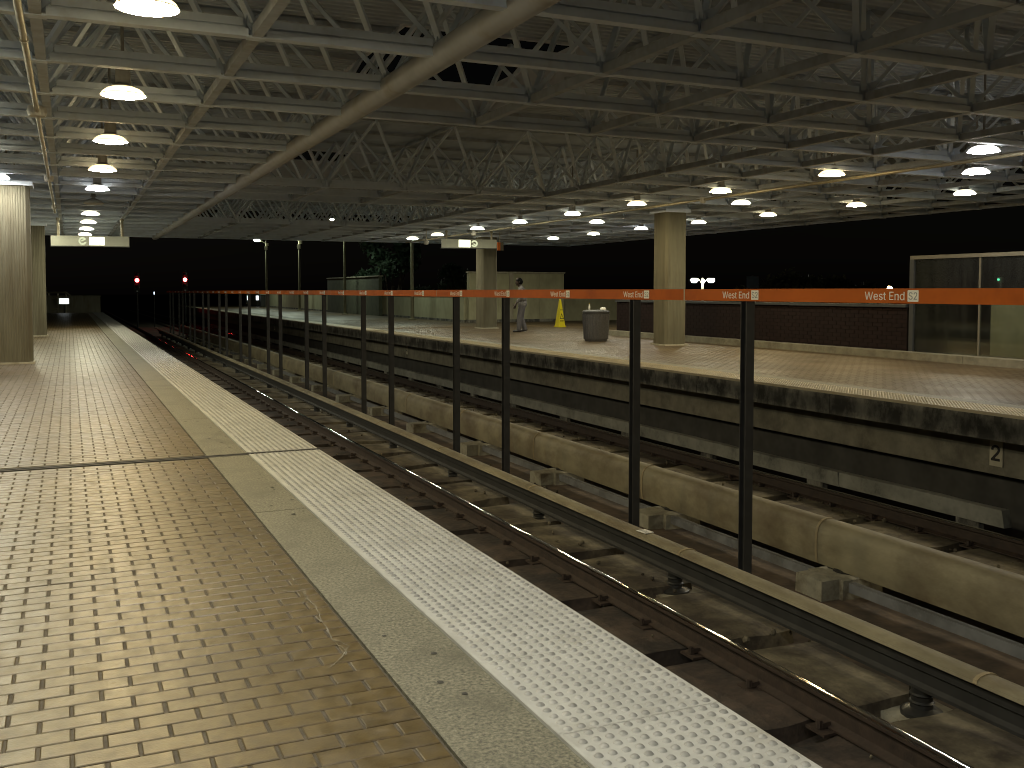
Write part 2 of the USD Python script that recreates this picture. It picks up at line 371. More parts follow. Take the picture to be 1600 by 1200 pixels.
gm = MB()
for k in range(46):
    x, y = (rng.uniform(STONE0 + 0.02, T_EDGE - 0.03), rng.uniform(2.2, 12)) if k < 26 else (rng.uniform(-1.6, 0.95), rng.uniform(2.2, 9))
    if abs(y - JOINT) < 0.08: continue
    r_ = rng.uniform(0.006, 0.016); t = np.linspace(0, 2 * np.pi, 9, endpoint=False); q = r_ * rng.uniform(0.7, 1.25, 9)
    v = [(x + a * math.cos(b), y + a * math.sin(b), 0.0038) for a, b in zip(q, t)] + [(x, y, 0.0052)]
    gm.add(v, [(i, (i + 1) % 9, 9) for i in range(9)])
gm.build('gum_spots', 'gum', kind='stuff', label='flattened dark gum spots on the near paving')
# tactile strip
tc = thing('tactile_strip', None, None, kind='structure'); tag(tc, 'white studded warning strip along the near platform edge')
yy = JOINT + 0.045
tiles = []
while yy < YN: tiles.append((yy + 0.0012, min(yy + 0.61, YN) - 0.0012)); yy += 0.61
yy = JOINT - 0.045
while yy > 0.2: tiles.append((yy - 0.61 + 0.0012, yy - 0.0012)); yy -= 0.61
T0, T1 = EDGE_N - TACT, EDGE_N
for a, b in tiles:
    m = MB(); m.box(T0, T1, a, b, -0.03, 0.006 + rng.normal(0, 0.0003)); m.box(T0 - 0.001, T0 + 0.012, a, b, -0.02, 0.0095)
    m.build('tactile_tile', 'tactile', tc)
domes = []
NDX = 12
for a, b in tiles:
    if b < 1.2: continue
    for j in range(13):
        for i in range(NDX):
            domes.append((T0 + 0.045 + i * (TACT - 0.075) / (NDX - 1), a + (j + 0.5) * 0.61 / 13))
domes.sort(key=lambda d: -seen_size((d[0], d[0], d[1], d[1])))
def dome(x, y, n):
    t = np.linspace(0, 2 * np.pi, n, endpoint=False)
    r0, r1, z0, z1 = 0.0150, 0.0085, 0.0058, 0.0118
    v = [(x + r0 * c, y + r0 * s, z0) for c, s in zip(np.cos(t), np.sin(t))] + [(x + r1 * c, y + r1 * s, z1) for c, s in zip(np.cos(t), np.sin(t))] + [(x, y, z1 + 0.0006)]
    f = []
    for j in range(n):
        k = (j + 1) % n; f += [(j, k, n + k), (j, n + k, n + j), (n + j, n + k, 2 * n)]
    return v, f
for d in domes[:300]: MB().add(*dome(*d, 10)).build('stud', 'tactile_dome', tc, smooth=40)
dm = MB()
for k, d in enumerate(domes[300:]): dm.add(*dome(*d, 8 if k < 2500 else 5))
dm.build('stud_field', 'tactile_dome', tc, kind='stuff')
# platform lip under the strip
MB().box(EDGE_N - 0.03, EDGE_N - 0.004, Y0, YN, -0.29, -0.031).build('platform_lip', 'fascia', kind='structure', label='stained concrete edge under the near strip')
# movement joint
jt = MB(); jt.box(-4.4, EDGE_N - 0.004, JOINT - 0.044, JOINT - 0.020, -0.03, 0.004); jt.box(-4.4, EDGE_N - 0.004, JOINT + 0.012, JOINT + 0.044, -0.03, 0.0045); jt.box(-4.4, EDGE_N - 0.004, JOINT - 0.0198, JOINT + 0.0118, -0.03, -0.008)
jt.build('movement_joint', 'rubber_joint', kind='structure', label='dark rubber movement joint across the near platform')
# low parapet at the left of the near platform and at its end
MB().box(-4.4, -4.15, Y0, YN + 2, 0.0, 1.05).build('parapet_wall', 'red_brick', label='dark brick parapet along the back of the near platform', cat='wall')
ew = thing('end_wall', 'low grey concrete wall closing the far end of the near platform', 'wall')
MB().box(-2.2, 1.75, YN + 0.3, YN + 0.55, 0.0, 0.98).build('panel', 'concrete', ew)
MB().box(-2.25, 1.78, YN + 0.27, YN + 0.58, 0.98, 1.05).build('coping', 'concrete', ew)
hr = thing('handrail', 'pale metal handrail by the end of the near platform', 'handrail')
a = place(78, 461, X=None, z=1.25) if False else None
def at(px, py, D):
    """point at photo pixel, D metres along the view axis"""
    x = (px - 800) / FPX; yv = -(py - (455 + FPX * math.tan(PITCH))) / FPX
    return np.array([0, 0, EYE]) + D * (fwd + x * rgt + yv * up)
p = [at(72, 457, 60), at(103, 457, 60), at(111, 463, 60)]
MB().tube([p[0], p[1], p[2]], 0.05, 8).build('rail', 'galv', hr)
for px in (76, 90, 103):
    q = at(px, 457, 60); MB().tube([q, (q[0], q[1], 0)], 0.035, 6).build('post', 'galv', hr)
q0, q1 = at(79, 466, 60), at(90, 466, 60); MB().tube([q0, q1], 0.05, 8).build('rail', 'galv', hr)
q0, q1 = at(77, 483, 60), at(90, 483, 60); MB().tube([q0, q1], 0.05, 8).build('rail', 'galv', hr)
c = at(100, 470.5, 59.3)
ps = thing('lit_panel', 'small bright white panel on the low wall at the end of the near platform', 'sign', tuple(c))
MB().box(-0.26, 0.26, -0.01, 0.02, -0.16, 0.16).build('face', 'panel_lit', ps)
MB().box(-0.29, 0.29, 0.021, 0.06, -0.19, 0.19).build('back', 'sign_grey', ps)
MB().box(-0.03, 0.03, 0.025, 0.06, -c[2] + 0.002, -0.19).build('post', 'dark_metal', ps)

# ================================================================== far platform
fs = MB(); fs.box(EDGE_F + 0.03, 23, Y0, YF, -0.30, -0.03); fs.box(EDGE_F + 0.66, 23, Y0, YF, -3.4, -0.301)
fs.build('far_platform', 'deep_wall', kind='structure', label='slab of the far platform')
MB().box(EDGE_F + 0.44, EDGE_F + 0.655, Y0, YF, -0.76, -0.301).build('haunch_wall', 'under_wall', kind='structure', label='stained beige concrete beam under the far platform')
# edge slab in cast lengths
ef = thing('edge_slab', None, None, kind='structure'); tag(ef, 'mottled black and grey concrete nosing of the far platform')
yy = Y0
while yy < YF:
    L = 3.0; MB().box(EDGE_F, EDGE_F + 0.5, yy + 0.006, min(yy + L, YF) - 0.006, -0.299, -0.031).build('nosing', 'fascia', ef); yy += L
fp = thing('far_paving', None, None, kind='structure'); tag(fp, 'brown tiled floor of the far platform')
MB().box(EDGE_F + TACT + 0.3, 23, Y0, YF, -0.03, -0.0030).build('mortar_bed', 'mortar_far', fp)
fb = MB(); cnt = 0
y = 3.0; row = 0
FX0 = EDGE_F + TACT + 0.305
fbl = []
while y < 44:
    x = FX0 + (0 if row % 2 == 0 else -PX / 2)
    while x < 19.0:
        fbl.append((max(x, FX0) + 0.004, x + PX - 0.001, y + 0.004, y + PY * 1 - 0.001)); x += PX
    y += PY; row += 1
def brick5(b):
    v = brick_v(*b, 0.12); return v[4:8] + v[8:12]
for b in fbl: fb.add(brick5(b), [(0, 1, 2, 3)] + [(4 + k, 4 + (k + 1) % 4, (k + 1) % 4, k) for k in range(4)])
fb.build('brick_field', 'tile_far', fp, kind='stuff')
MB().box(FX0, 23, 44.0, YF, -0.0064, 0.0).build('paving', 'tile_far', fp)
MB().box(FX0, 19.0, Y0, 3.0, -0.0064, 0.0).build('paving', 'tile_far', fp)
fg = thing('far_edge_stone', None, None, kind='structure'); tag(fg, 'pale stone band of the far platform')
yy = Y0
while yy < YF: MB().box(EDGE_F + TACT + 0.004, FX0 - 0.005, yy + 0.003, min(yy + 2.42, YF) - 0.003, -0.03, 0.001).build('stone_slab', 'granite', fg); yy += 2.42
ft = thing('far_tactile_strip', None, None, kind='structure'); tag(ft, 'pale studded warning strip along the far platform edge')
yy = Y0
fd = MB()
while yy < YF:
    MB().box(EDGE_F, EDGE_F + TACT, yy + 0.0012, yy + 0.6088, -0.0305, 0.006).build('tactile_tile', 'far_tactile', ft)
    if 2 < yy < 32:
        for j in range(13):
            for i in range(NDX): fd.add(*dome(EDGE_F + 0.03 + i * 0.0455, yy + (j + 0.5) * 0.61 / 13, 5))
    yy += 0.61
fd.build('stud_field', 'far_tactile', ft, kind='stuff')

# back of the far platform: kerb, red parapet, beige walls
KX = 14.75
kb = thing('kerb', None, None, kind='structure'); tag(kb, 'low worn concrete kerb at the back of the far platform')
yy = 2.0
while yy < 25.6: MB().box(KX, KX + 0.3, yy + 0.004, min(yy + 1.8, 25.6) - 0.004, 0.0, 0.14).build('kerb_stone', 'kerb_worn', kb); yy += 1.8
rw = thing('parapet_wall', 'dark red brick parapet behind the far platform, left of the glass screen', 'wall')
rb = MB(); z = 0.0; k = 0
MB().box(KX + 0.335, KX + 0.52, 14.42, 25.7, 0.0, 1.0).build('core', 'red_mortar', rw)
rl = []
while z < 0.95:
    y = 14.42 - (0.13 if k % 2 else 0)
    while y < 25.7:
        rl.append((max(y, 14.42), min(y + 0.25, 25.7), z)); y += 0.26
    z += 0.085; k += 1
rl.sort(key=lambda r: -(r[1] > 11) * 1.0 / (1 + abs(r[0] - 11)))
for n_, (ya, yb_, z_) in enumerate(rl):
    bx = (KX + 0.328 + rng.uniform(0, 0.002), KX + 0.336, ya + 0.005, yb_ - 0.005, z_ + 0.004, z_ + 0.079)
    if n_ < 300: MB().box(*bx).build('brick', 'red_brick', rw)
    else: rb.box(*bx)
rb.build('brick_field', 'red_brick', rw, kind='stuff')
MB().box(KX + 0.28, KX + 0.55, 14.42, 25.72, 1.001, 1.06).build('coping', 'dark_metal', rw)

# beige walls: cross wall behind the person, then a long wall towards the far end
cw = thing('screen_wall', 'tall pale beige concrete wall behind the person and the yellow cone', 'wall')
cy = 38.3
for xa, xb in ((15.3, 17.15), (17.35, 18.6), (18.6, 19.8)):
    MB().box(xa + 0.004, xb - 0.004, cy, cy + 0.22, 0.12, 2.08).build('panel', 'beige_wall', cw)
MB().box(17.155, 17.345, cy - 0.05, cy + 0.22, 0.12, 2.09).build('pilaster', 'concrete', cw)
MB().box(15.27, 19.84, cy - 0.03, cy + 0.25, 2.091, 2.15).build('coping', 'concrete', cw)
MB().box(15.27, 19.84, cy - 0.04, cy + 0.24, 0.0, 0.118).build('plinth', 'fascia', cw)
lw = thing('screen_wall', 'lower beige wall to the right of the tall beige wall', 'wall')
MB().box(19.85, 23.0, cy + 0.5, cy + 0.72, 0.0, 1.0).build('panel', 'beige_wall', lw)
MB().box(19.85, 23.0, cy + 0.46, cy + 0.76, 1.0, 1.06).build('coping', 'concrete', lw)
lg = thing('parapet_wall', 'long low beige wall running to the far end of the far platform', 'wall')
yy = cy + 0.3
segs = []
while yy < YF - 1: segs.append((yy, min(yy + 3.6, YF - 1))); yy += 3.6
for a, b in segs: MB().box(15.2, 15.42, a + 0.012, b - 0.012, 0.1, 1.16).build('panel', 'beige_wall', lg)
MB().box(15.16, 15.46, cy + 0.3, YF - 1, 1.161, 1.22).build('coping', 'concrete', lg)
MB().box(15.17, 15.45, cy + 0.3, YF - 1, 0.0, 0.099).build('plinth', 'fascia', lg)
kt = thing('screen_wall', 'tall grey green wall block on the far platform among the lamp posts', 'wall')
bx0 = place(512, 489, z=0); bx1 = place(592, 494, z=0)
ya, yb_ = (place(592, 495, X=15.0)[1], place(512, 489, X=15.0)[1])
yy = yb_
MB().box(15.0, 15.19, ya, (ya + yb_) / 2 - 0.01, 0.0, 2.1).build('panel', 'block_wall', kt)
MB().box(15.0, 15.19, (ya + yb_) / 2 + 0.01, yb_, 0.0, 2.1).build('panel', 'block_wall', kt)
MB().box(14.96, 15.24, ya - 0.04, yb_ + 0.04, 2.101, 2.16).build('coping', 'concrete', kt)
# end of far platform: two lit panels and a dark kiosk
for px, lab in ((388, 'left of two small lit panels at the far end of the far platform'), (402, 'right of two small lit panels at the far end of the far platform')):
    c = at(px, 465.5, 84); o = thing('lit_panel', lab, 'sign', tuple(c), -YAW * 0.5)
    MB().box(-0.11, 0.11, -0.02, 0.0, -0.19, 0.19).build('face', 'panel_lit', o)
    MB().box(-0.13, 0.13, 0.001, 0.05, -0.21, 0.21).build('back', 'sign_dark', o)
    MB().box(-0.02, 0.02, 0.01, 0.045, -c[2] + 0.002, -0.211).build('post', 'dark_metal', o)
c = at(412, 478, 83); ko = thing('equipment_cabinet', 'dark cabinet beside the two lit panels on the far platform', 'cabinet', (c[0], c[1], 0.0))
MB().box(-0.3, 0.35, -0.25, 0.25, 0.0, 1.0).build('body', 'dark_metal', ko)
MB().box(-0.34, 0.39, -0.29, 0.29, 1.001, 1.06).build('top', 'sign_grey', ko)
MB().box(-0.28, 0.0, -0.262, -0.251, 0.05, 0.95).build('door', 'sign_dark', ko)
MB().box(0.03, 0.33, -0.262, -0.251, 0.05, 0.95).build('door', 'sign_dark', ko)

# glass screen at right
gs = thing('glass_screen', 'metal framed glass wind screen at the back of the far platform', 'screen')
GX = 15.1
gy = [14.3, 12.75, 11.2, 9.65, 8.1, 6.55]
for k, y in enumerate(gy):
    wd = 0.05 if k in (0,) else 0.018
    MB().box(GX - wd, GX + wd, y - wd, y + wd, 0.12, 1.94).build('mullion', 'alum' if k else 'dark_metal', gs)
MB().box(GX - 0.045, GX + 0.045, gy[-1] - 0.05, gy[0] + 0.05, 1.941, 2.01).build('head_rail', 'alum', gs)
MB().box(GX - 0.05, GX + 0.05, gy[-1] - 0.05, gy[0] + 0.05, 0.06, 0.119).build('sill_rail', 'dark_metal', gs)
for a, b in zip(gy[:-1], gy[1:]):
    MB().box(GX - 0.005, GX + 0.005, b + 0.019, a - (0.051 if a == gy[0] else 0.019), 0.1195, 1.9405).build('pane', 'glass', gs)
cb = thing('kerb', None, None, kind='structure'); tag(cb, 'reddish kerb under the glass screen')
MB().box(KX + 0.05, KX + 0.9, 5.5, 14.6, 0.0, 0.055).build('kerb_stone', 'kerb_worn', cb)
# beige booth wall behind the glass
bo = thing('booth_wall', 'pale beige panel seen through the glass screen at the right edge', 'wall')
MB().box(17.2, 17.35, 8.0, 14.25, 0.0, 1.15).build('panel', 'booth_tan', bo)
MB().box(17.17, 17.38, 8.0, 14.28, 1.151, 1.2).build('coping', 'concrete', bo)
c = at(1560, 437, 22)
ld = thing('indicator_light', 'small green indicator light glowing behind the glass screen', 'light', tuple(c))
MB().lathe([(0.0, 0.03), (0.025, 0.02), (0.03, 0), (0.02, -0.02), (0, -0.03)], (0, 0, 0), 10).build('lens', 'green_led', ld, smooth=True)
MB().box(0.032, 0.1, -0.05, 0.05, -0.06, 0.06).build('housing', 'sign_dark', ld)
MB().tube([(0.08, 0, -0.06), (0.08, 0, -c[2])], 0.025, 8).build('post', 'dark_metal', ld)

# distance plates on the wall under the far platform
def plate(px, py, txt, lab):
    c = place(px, py, X=EDGE_F + 0.43)
    o = thing('number_plate', lab, 'sign', (EDGE_F + 0.435, c[1], c[2]))
    MB().box(-0.012, 0.0, -0.085, 0.085, -0.15, 0.15).build('plate', 'plate_beige', o)
    t = meshkit.text_mesh(txt, 0.17, 0.002, bold=True); v = np.array(t.vertices); v[:, 0] -= v[:, 0].mean()
    MB().add(np.c_[-0.0125 - v[:, 2], -v[:, 0], v[:, 1] - 0.085], t.faces).build('number', 'black', o)
plate(1557, 708, '2', 'plate reading 2 under the far platform edge, closest to the right frame edge')
plate(636, 546, '4', 'small round-cornered plate reading 4 below the far platform, near the tall wall block')
plate(429, 511, '8', 'tiny faint plate reading 8 below the far platform, the most distant plate')

# ================================================================== tracks
RAILS = [(2.685, 'inner rail of the near track, closest to the near platform'), (4.12, 'rail of the near track with bright worn top'),
         (6.975, 'inner rail of the far track behind the beige cover'), (8.41, 'rusty outer rail of the far track by the far platform')]
def rail_prof(x, z):   # profile without the polished crown
    return [(x - 0.07, z - 0.172), (x + 0.07, z - 0.172), (x + 0.07, z - 0.160), (x + 0.012, z - 0.142), (x + 0.009, z - 0.048), (x + 0.036, z - 0.034), (x + 0.036, z - 0.008), (x - 0.036, z - 0.008), (x - 0.036, z - 0.034), (x - 0.009, z - 0.048), (x - 0.012, z - 0.142), (x - 0.07, z - 0.160)]
for x, lab in RAILS:
    r = thing('running_rail', lab, 'rail')
    MB().prism_y(rail_prof(x, ZR), -12, 140).build('rail_body', 'rail_rust', r)
    t = MB()
    prof = [(x - 0.036, ZR - 0.0079), (x - 0.031, ZR - 0.003), (x - 0.018, ZR - 0.0005), (x, ZR), (x + 0.018, ZR - 0.0005), (x + 0.031, ZR - 0.003), (x + 0.036, ZR - 0.0079)]
    ysr = np.array([-12, 140.0])
    v = [(a, yv, b) for yv in ysr for a, b in prof]; n_ = len(prof)
    t.add(v, [(i, i + 1, n_ + i + 1, n_ + i) for i in range(n_ - 1)])
    t.build('rail_crown', 'rail_top', r, smooth=True)

def rough_block(x0, x1, y0, y1, z0, z1, amp, seed, n=(8, 7)):
    """slab with worn, wavering sides and top"""
    nx_, ny_ = n
    u, w = np.meshgrid(np.linspace(0, 1, nx_), np.linspace(0, 1, ny_), indexing='ij')
    top = np.c_[(x0 + u * (x1 - x0)).ravel(), (y0 + w * (y1 - y0)).ravel(), np.full(u.size, z1)]
    d = np.stack([meshkit.noise(top * 3.1 + 17 * k, seed + k) - 0.5 for k in range(3)], 1)
    edge = ((u == 0) | (u == 1) | (w == 0) | (w == 1)).ravel()
    top[:, :2] += d[:, :2] * amp * 2.0 * edge[:, None]
    top[:, 2] += d[:, 2] * amp * 0.8 - edge * amp * 0.35
    bot = top.copy(); bot[:, 2] = z0
    ctr = top[:, :2].mean(0); bot[:, :2] = ctr + (top[:, :2] - ctr) * 1.03
    I = lambda a, b: a * ny_ + b
    f = [(I(a, b), I(a + 1, b), I(a + 1, b + 1), I(a, b + 1)) for a in range(nx_ - 1) for b in range(ny_ - 1)]
    per = [I(a, 0) for a in range(nx_)] + [I(nx_ - 1, b) for b in range(1, ny_)] + [I(a, ny_ - 1) for a in range(nx_ - 2, -1, -1)] + [I(0, b) for b in range(ny_ - 2, 0, -1)]
    N = nx_ * ny_
    f += [(per[k] + N, per[(k + 1) % len(per)] + N, per[(k + 1) % len(per)], per[k]) for k in range(len(per))]
    return np.vstack([top, bot]), f
PADP = 1.32
def pads(name, xr, seed, label, inner, outer, m_in, m_out):
    o = thing(name, None, None, kind='structure'); tag(o, label)
    k = 0; y = -2.0
    while y < 60:
        L = PADP - rng.uniform(0.16, 0.3)
        MB().add(*rough_block(xr - inner, xr - 0.001, y, y + L, ZB - 0.05, ZR - 0.176, 0.035, seed + k)).build('pad', m_in, o, smooth=35)
        MB().add(*rough_block(xr + 0.001, xr + outer + rng.normal(0, 0.03), y + rng.normal(0, 0.03), y + L, ZB - 0.05, ZR - 0.179, 0.045, seed + 500 + k)).build('pad', m_out, o, smooth=35)
        y += PADP; k += 1
pads('rail_pads', 4.12, 10, 'stained concrete blocks under the rail of the near track', 0.72, 0.93, 'pad_rust', 'pad_near')
pads('rail_pads', 8.41, 60, 'stained concrete blocks under the outer rail of the far track', 0.78, 0.35, 'pad_near', 'pad_rust')
# rail clips
for x, lab in ((4.12, 'steel clips holding the rail of the near track'), (8.41, 'steel clips holding the outer rail of the far track')):
    o = thing('rail_fastenings', lab, 'rail clips'); y = -1.5; n_ = 0
    while y < 40:
        m = MB()
        m.box(x - 0.15, x + 0.15, y - 0.08, y + 0.08, ZR - 0.19, ZR - 0.1735)
        for s in (-1, 1):
            m.bar((x + s * 0.11, y, ZR - 0.15), (x + s * 0.05, y, ZR - 0.145), 0.05, 0.03)
            m.lathe([(0.0, 0.03), (0.018, 0.03), (0.02, -0.02)], (x + s * 0.115, y, ZR - 0.15), 6)
        m.build('clip', 'rail_rust', o); y += 0.66

# third rails with their protection covers
SP = 2.62
def third(xc, s, label, dz=0.0, y_first=4.23, sp=2.62):
    """s=+1: cover back on the +x side (near track); -1 on the -x side (far track)"""
    o = thing('third_rail', label, 'third rail')
    P_ = lambda pts: [(xc + s * a, z + dz) for a, z in (pts if s > 0 else pts[::-1])]
    MB().prism_y(P_([(-0.06, -1.056), (0.06, -1.056), (0.06, -1.035), (0.03, -1.015), (0.03, -0.945), (0.05, -0.93), (0.05, -0.87), (-0.05, -0.87), (-0.05, -0.93), (-0.03, -0.945), (-0.03, -1.015), (-0.06, -1.035)]), -8, 62).build('conductor', 'third_rail', o)
    outer = [(-0.095, -0.850), (-0.088, -0.828), (-0.06, -0.810), (-0.02, -0.802), (0.02, -0.803), (0.058, -0.815), (0.088, -0.838), (0.112, -0.875), (0.126, -0.93), (0.131, -1.0), (0.130, -1.03)] + ([] if s > 0 else [(0.130, -1.10), (0.124, -1.16), (0.112, -1.21)])
    inner = [(a - 0.012 if a > 0.05 else a, z - 0.012) for a, z in outer[::-1][1:]]
    prof = outer + [(outer[-1][0] - 0.012, outer[-1][1])] + inner[:-1] + [(-0.083, -0.850)]
    y = -8.2
    while y < 62:
        L = 3.05
        m = MB(); m.prism_y(P_(prof), y + 0.003, y + L - 0.003)
        m.build('cover', 'cover', o, smooth=30)
        m = MB(); big = [(a * 1.0 + (0.006 if a > 0.05 else -0.003 if a < -0.05 else 0), z + 0.006) for a, z in outer]
        ring = big + [(a, z) for a, z in outer[::-1]]
        m.prism_y(P_(ring), y - 0.014, y + 0.014); m.build('cover_joint', 'cover_edge', o)
        y += L
    y = y_first - 3 * sp
    while y < 60:
        m = MB(); m.lathe([(0.13, -0.175), (0.13, -0.15), (0.115, -0.14), (0.07, -0.125), (0.066, -0.10), (0.078, -0.09), (0.066, -0.08), (0.066, -0.05), (0.078, -0.04), (0.066, -0.03), (0.066, 0.0)], (xc, y, -1.056 + dz), 14)
        m.build('insulator', 'insulator', o, smooth=40)
        m = MB(); m.add(*rough_block(min(xc - s * 0.2, xc + s * 0.25), max(xc - s * 0.2, xc + s * 0.25), y - 0.22, y + 0.22, ZB - 0.05, -1.228 + dz, 0.02, int(y * 10) % 97, (5, 5)))
        m.build('pedestal', 'pedestal', o, smooth=35)
        # bracket from pedestal to cover back
        MB().box(min(xc + s * 0.06, xc + s * 0.092), max(xc + s * 0.06, xc + s * 0.092), y + 0.1, y + 0.16, -1.226 + dz, -0.89 + dz).build('bracket', 'insulator', o)
        y += sp
    return o
third(4.86, 1, 'third rail of the near track under a beige cover', -0.12, 4.47, 2.77)
third(6.42, -1, 'third rail of the far track behind a broad beige cover', 0.0, 6.78, 2.8)
c = place(1008, 830, z=-0.915)
tg = thing('tag_plate', 'small white tag plate lying on the near third rail cover', 'tag', (c[0], c[1], -0.9185), 0.1)
MB().box(-0.05, 0.05, -0.07, 0.07, 0.0, 0.004).build('plate', 'white_paper', tg)
m = MB()
for q in range(5): m.box(-0.035 + 0.0, 0.02, -0.055 + q * 0.024, -0.045 + q * 0.024, 0.0041, 0.005)
m.build('printing', 'letter_grey', tg)
# white blocks and grey conduit behind the far cover
y = 6.78 - 3 * 2.8; n_ = 0
sb = thing('support_blocks', None, None, kind='structure'); tag(sb, 'pale concrete blocks along the foot of the broad beige cover')
while y < 58:
    MB().add(*rough_block(5.96, 6.27, y - 0.17, y + 0.17, ZB - 0.05, -1.225, 0.03, 300 + n_, (5, 5))).build('block', 'pedestal', sb, smooth=35)
    y += 2.8; n_ += 1
cd = thing('conduit', 'flat grey conduit lying on the floor below the broad beige cover', 'conduit')
y = 6.78 - 3 * 2.8
while y < 58:
    MB().box(6.20, 6.27, y + 0.22, y + 2.8 - 0.25, -1.33, -1.245).build('length', 'grey_conduit', cd); y += 2.8
MB().tube([(5.75, -8, -1.37), (5.80, 5, -1.372), (5.72, 12, -1.37), (5.78, 30, -1.372), (5.75, 60, -1.37)], 0.02, 6).build('cable', 'black', label='thin black cable lying on the floor beside the fence', cat='cable')
lt = MB()
for k in range(420):
    x = rng.choice([rng.uniform(3.3, 5.1), rng.uniform(5.15, 5.95), rng.uniform(7.6, 8.8)]); y = rng.uniform(1.5, 24)
    z = ZB + 0.01 if x > 5.1 and x < 7 else ZR - 0.165
    s_ = rng.uniform(0.008, 0.028); m3 = trimesh.creation.icosphere(0, s_); vv = np.array(m3.vertices) * rng.uniform(0.5, 1.3, 3); lt.add(vv + (x, y, z + s_ * 0.3), m3.faces)
lt.build('grit', 'pad_near', kind='stuff', label='loose stone chips scattered over the trackway')
# light board beyond the far track
kbd = thing('kerb_board', 'long pale concrete beam lying beyond the rails of the far track', 'beam')
y = 7.15
while y < 70:
    L = 2.4
    MB().add(*rough_block(8.86, 8.98, y + 0.01, y + L - 0.012, -1.16, -0.975, 0.012, int(y * 7) % 91, (4, 9))).build('length', 'kerb_board', kbd, smooth=35)
    MB().box(8.88, 8.96, y + 0.3, y + 0.6, ZB - 0.04, -1.161).build('foot', 'fascia', kbd)
    y += L

# ================================================================== fence between the tracks
fn = thing('fence', 'fence of dark steel posts carrying an orange station name band between the tracks', 'fence')
FXC = 5.49
BT, BB = EYE + 0.02, EYE - 0.088
n = -1
while True:
    for b in (7.07, 8.97):
        y = b + 5.30 * n
        if y > 62.5 or y < 1.2: continue
        m = MB(); w = 0.043
        m.box(FXC - w, FXC + w, y - w, y - w + 0.009, ZB - 0.03, BB - 0.001); m.box(FXC - w, FXC + w, y + w - 0.009, y + w, ZB - 0.03, BB - 0.001)
        m.box(FXC - 0.004, FXC + 0.004, y - w + 0.009, y + w - 0.009, ZB - 0.03, BB - 0.001)
        pm = m.build('post', 'fence_dark', fn)
        MB().box(FXC - 0.1, FXC + 0.1, y - 0.1, y + 0.1, ZB - 0.02, ZB + 0.06).build('base_plate', 'fence_dark', pm)
    n += 1
    if 7.07 + 5.3 * n > 63: break
yj = [0.5] + [8.03 + 7.1 * k for k in range(0, 8)] + [64.0]
for a, b in zip(yj[:-1], yj[1:]):
    MB().box(FXC - 0.02, FXC + 0.02, a + 0.012, b - 0.012, BB, BT).build('band', 'fence_orange', fn)
for y in yj[1:-1]:
    MB().box(FXC - 0.018, FXC + 0.018, y - 0.011, y + 0.011, BB, BT - 0.002).build('band_joint', 'galv', fn)
tm = meshkit.text_mesh('West End', 0.060, 0.0015); tv = np.array(tm.vertices); tv[:, 0] -= tv[:, 0].max()
sc = 0.385 / (tv[:, 0].max() - tv[:, 0].min()); tv[:, 0] *= sc
sm = meshkit.text_mesh('S2', 0.052, 0.0012); sv = np.array(sm.vertices); sv[:, 0] -= (sv[:, 0].max() + sv[:, 0].min()) / 2; sv[:, 0] *= 0.95
j = -2
while True:
    yr = 5.13 + 1.767 * j
    if yr > 62: break
    if yr > 1:
        x = FXC - 0.0205
        MB().add(np.c_[x - tv[:, 2], yr + 0.128 - tv[:, 0], tv[:, 1] + BB + 0.024], tm.faces).build('lettering', 'letter_white', fn)
        bx = trimesh.creation.extrude_polygon(Polygon([(-0.042, -0.034), (0.042, -0.034), (0.042, 0.034), (-0.042, 0.034)]).buffer(0.008, 3), 0.0015, engine='earcut'); bv = np.array(bx.vertices)
        MB().add(np.c_[x - bv[:, 2], yr + 0.05 - bv[:, 0], bv[:, 1] + BB + 0.054], bx.faces).build('badge', 'letter_white', fn)
        MB().add(np.c_[x - 0.0017 - sv[:, 2], yr + 0.05 - sv[:, 0], sv[:, 1] + BB + 0.028], sm.faces).build('badge_lettering', 'letter_grey', fn)
    j += 1

# ================================================================== columns
def column(x, y, label):
    o = thing('column', label, 'column', (x, y, 0), group=None)
    h, n_ = 0.30, 12
    pts = []
    rib = 2 * (h - 0.05) / n_
    side = []
    for k in range(n_):
        a = -(h - 0.05) + k * rib
        side += [(a + 0.004, h - 0.008), (a + 0.010, h), (a + rib - 0.010, h), (a + rib - 0.004, h - 0.008)]
    for q in range(4):
        c_, s_ = [(1, 0), (0, -1), (-1, 0), (0, 1)][q]
        for (a, b) in side: pts.append((a * c_ - b * s_, a * s_ + b * c_))
    pts = np.array(pts)
    ang = np.arctan2(pts[:, 1], pts[:, 0])
    pg = Polygon(pts) if Polygon(pts).is_valid else Polygon(pts).buffer(0)
    m = trimesh.creation.extrude_polygon(pg, 3.22, engine='earcut')
    MB().mesh(m).build('shaft', 'column_concrete', o)
    MB().box(-0.36, 0.36, -0.36, 0.36, 3.221, 3.30).build('cap_plate', 'steel', o)
    MB().box(-0.33, 0.33, -0.33, 0.33, 0.0, 0.035).build('base', 'concrete', o)
for xx, yy, lab in ((-0.93, 20.1, 'nearest ribbed concrete column on the near platform, at the left edge'), (-0.93, 32.0, 'ribbed concrete column just behind the nearest left one'),
                    (13.4, 20.3, 'ribbed concrete column near the dark red parapet on the far platform'), (13.5, 32.1, 'ribbed concrete column under the right hanging sign')):
    column(xx, yy, lab)

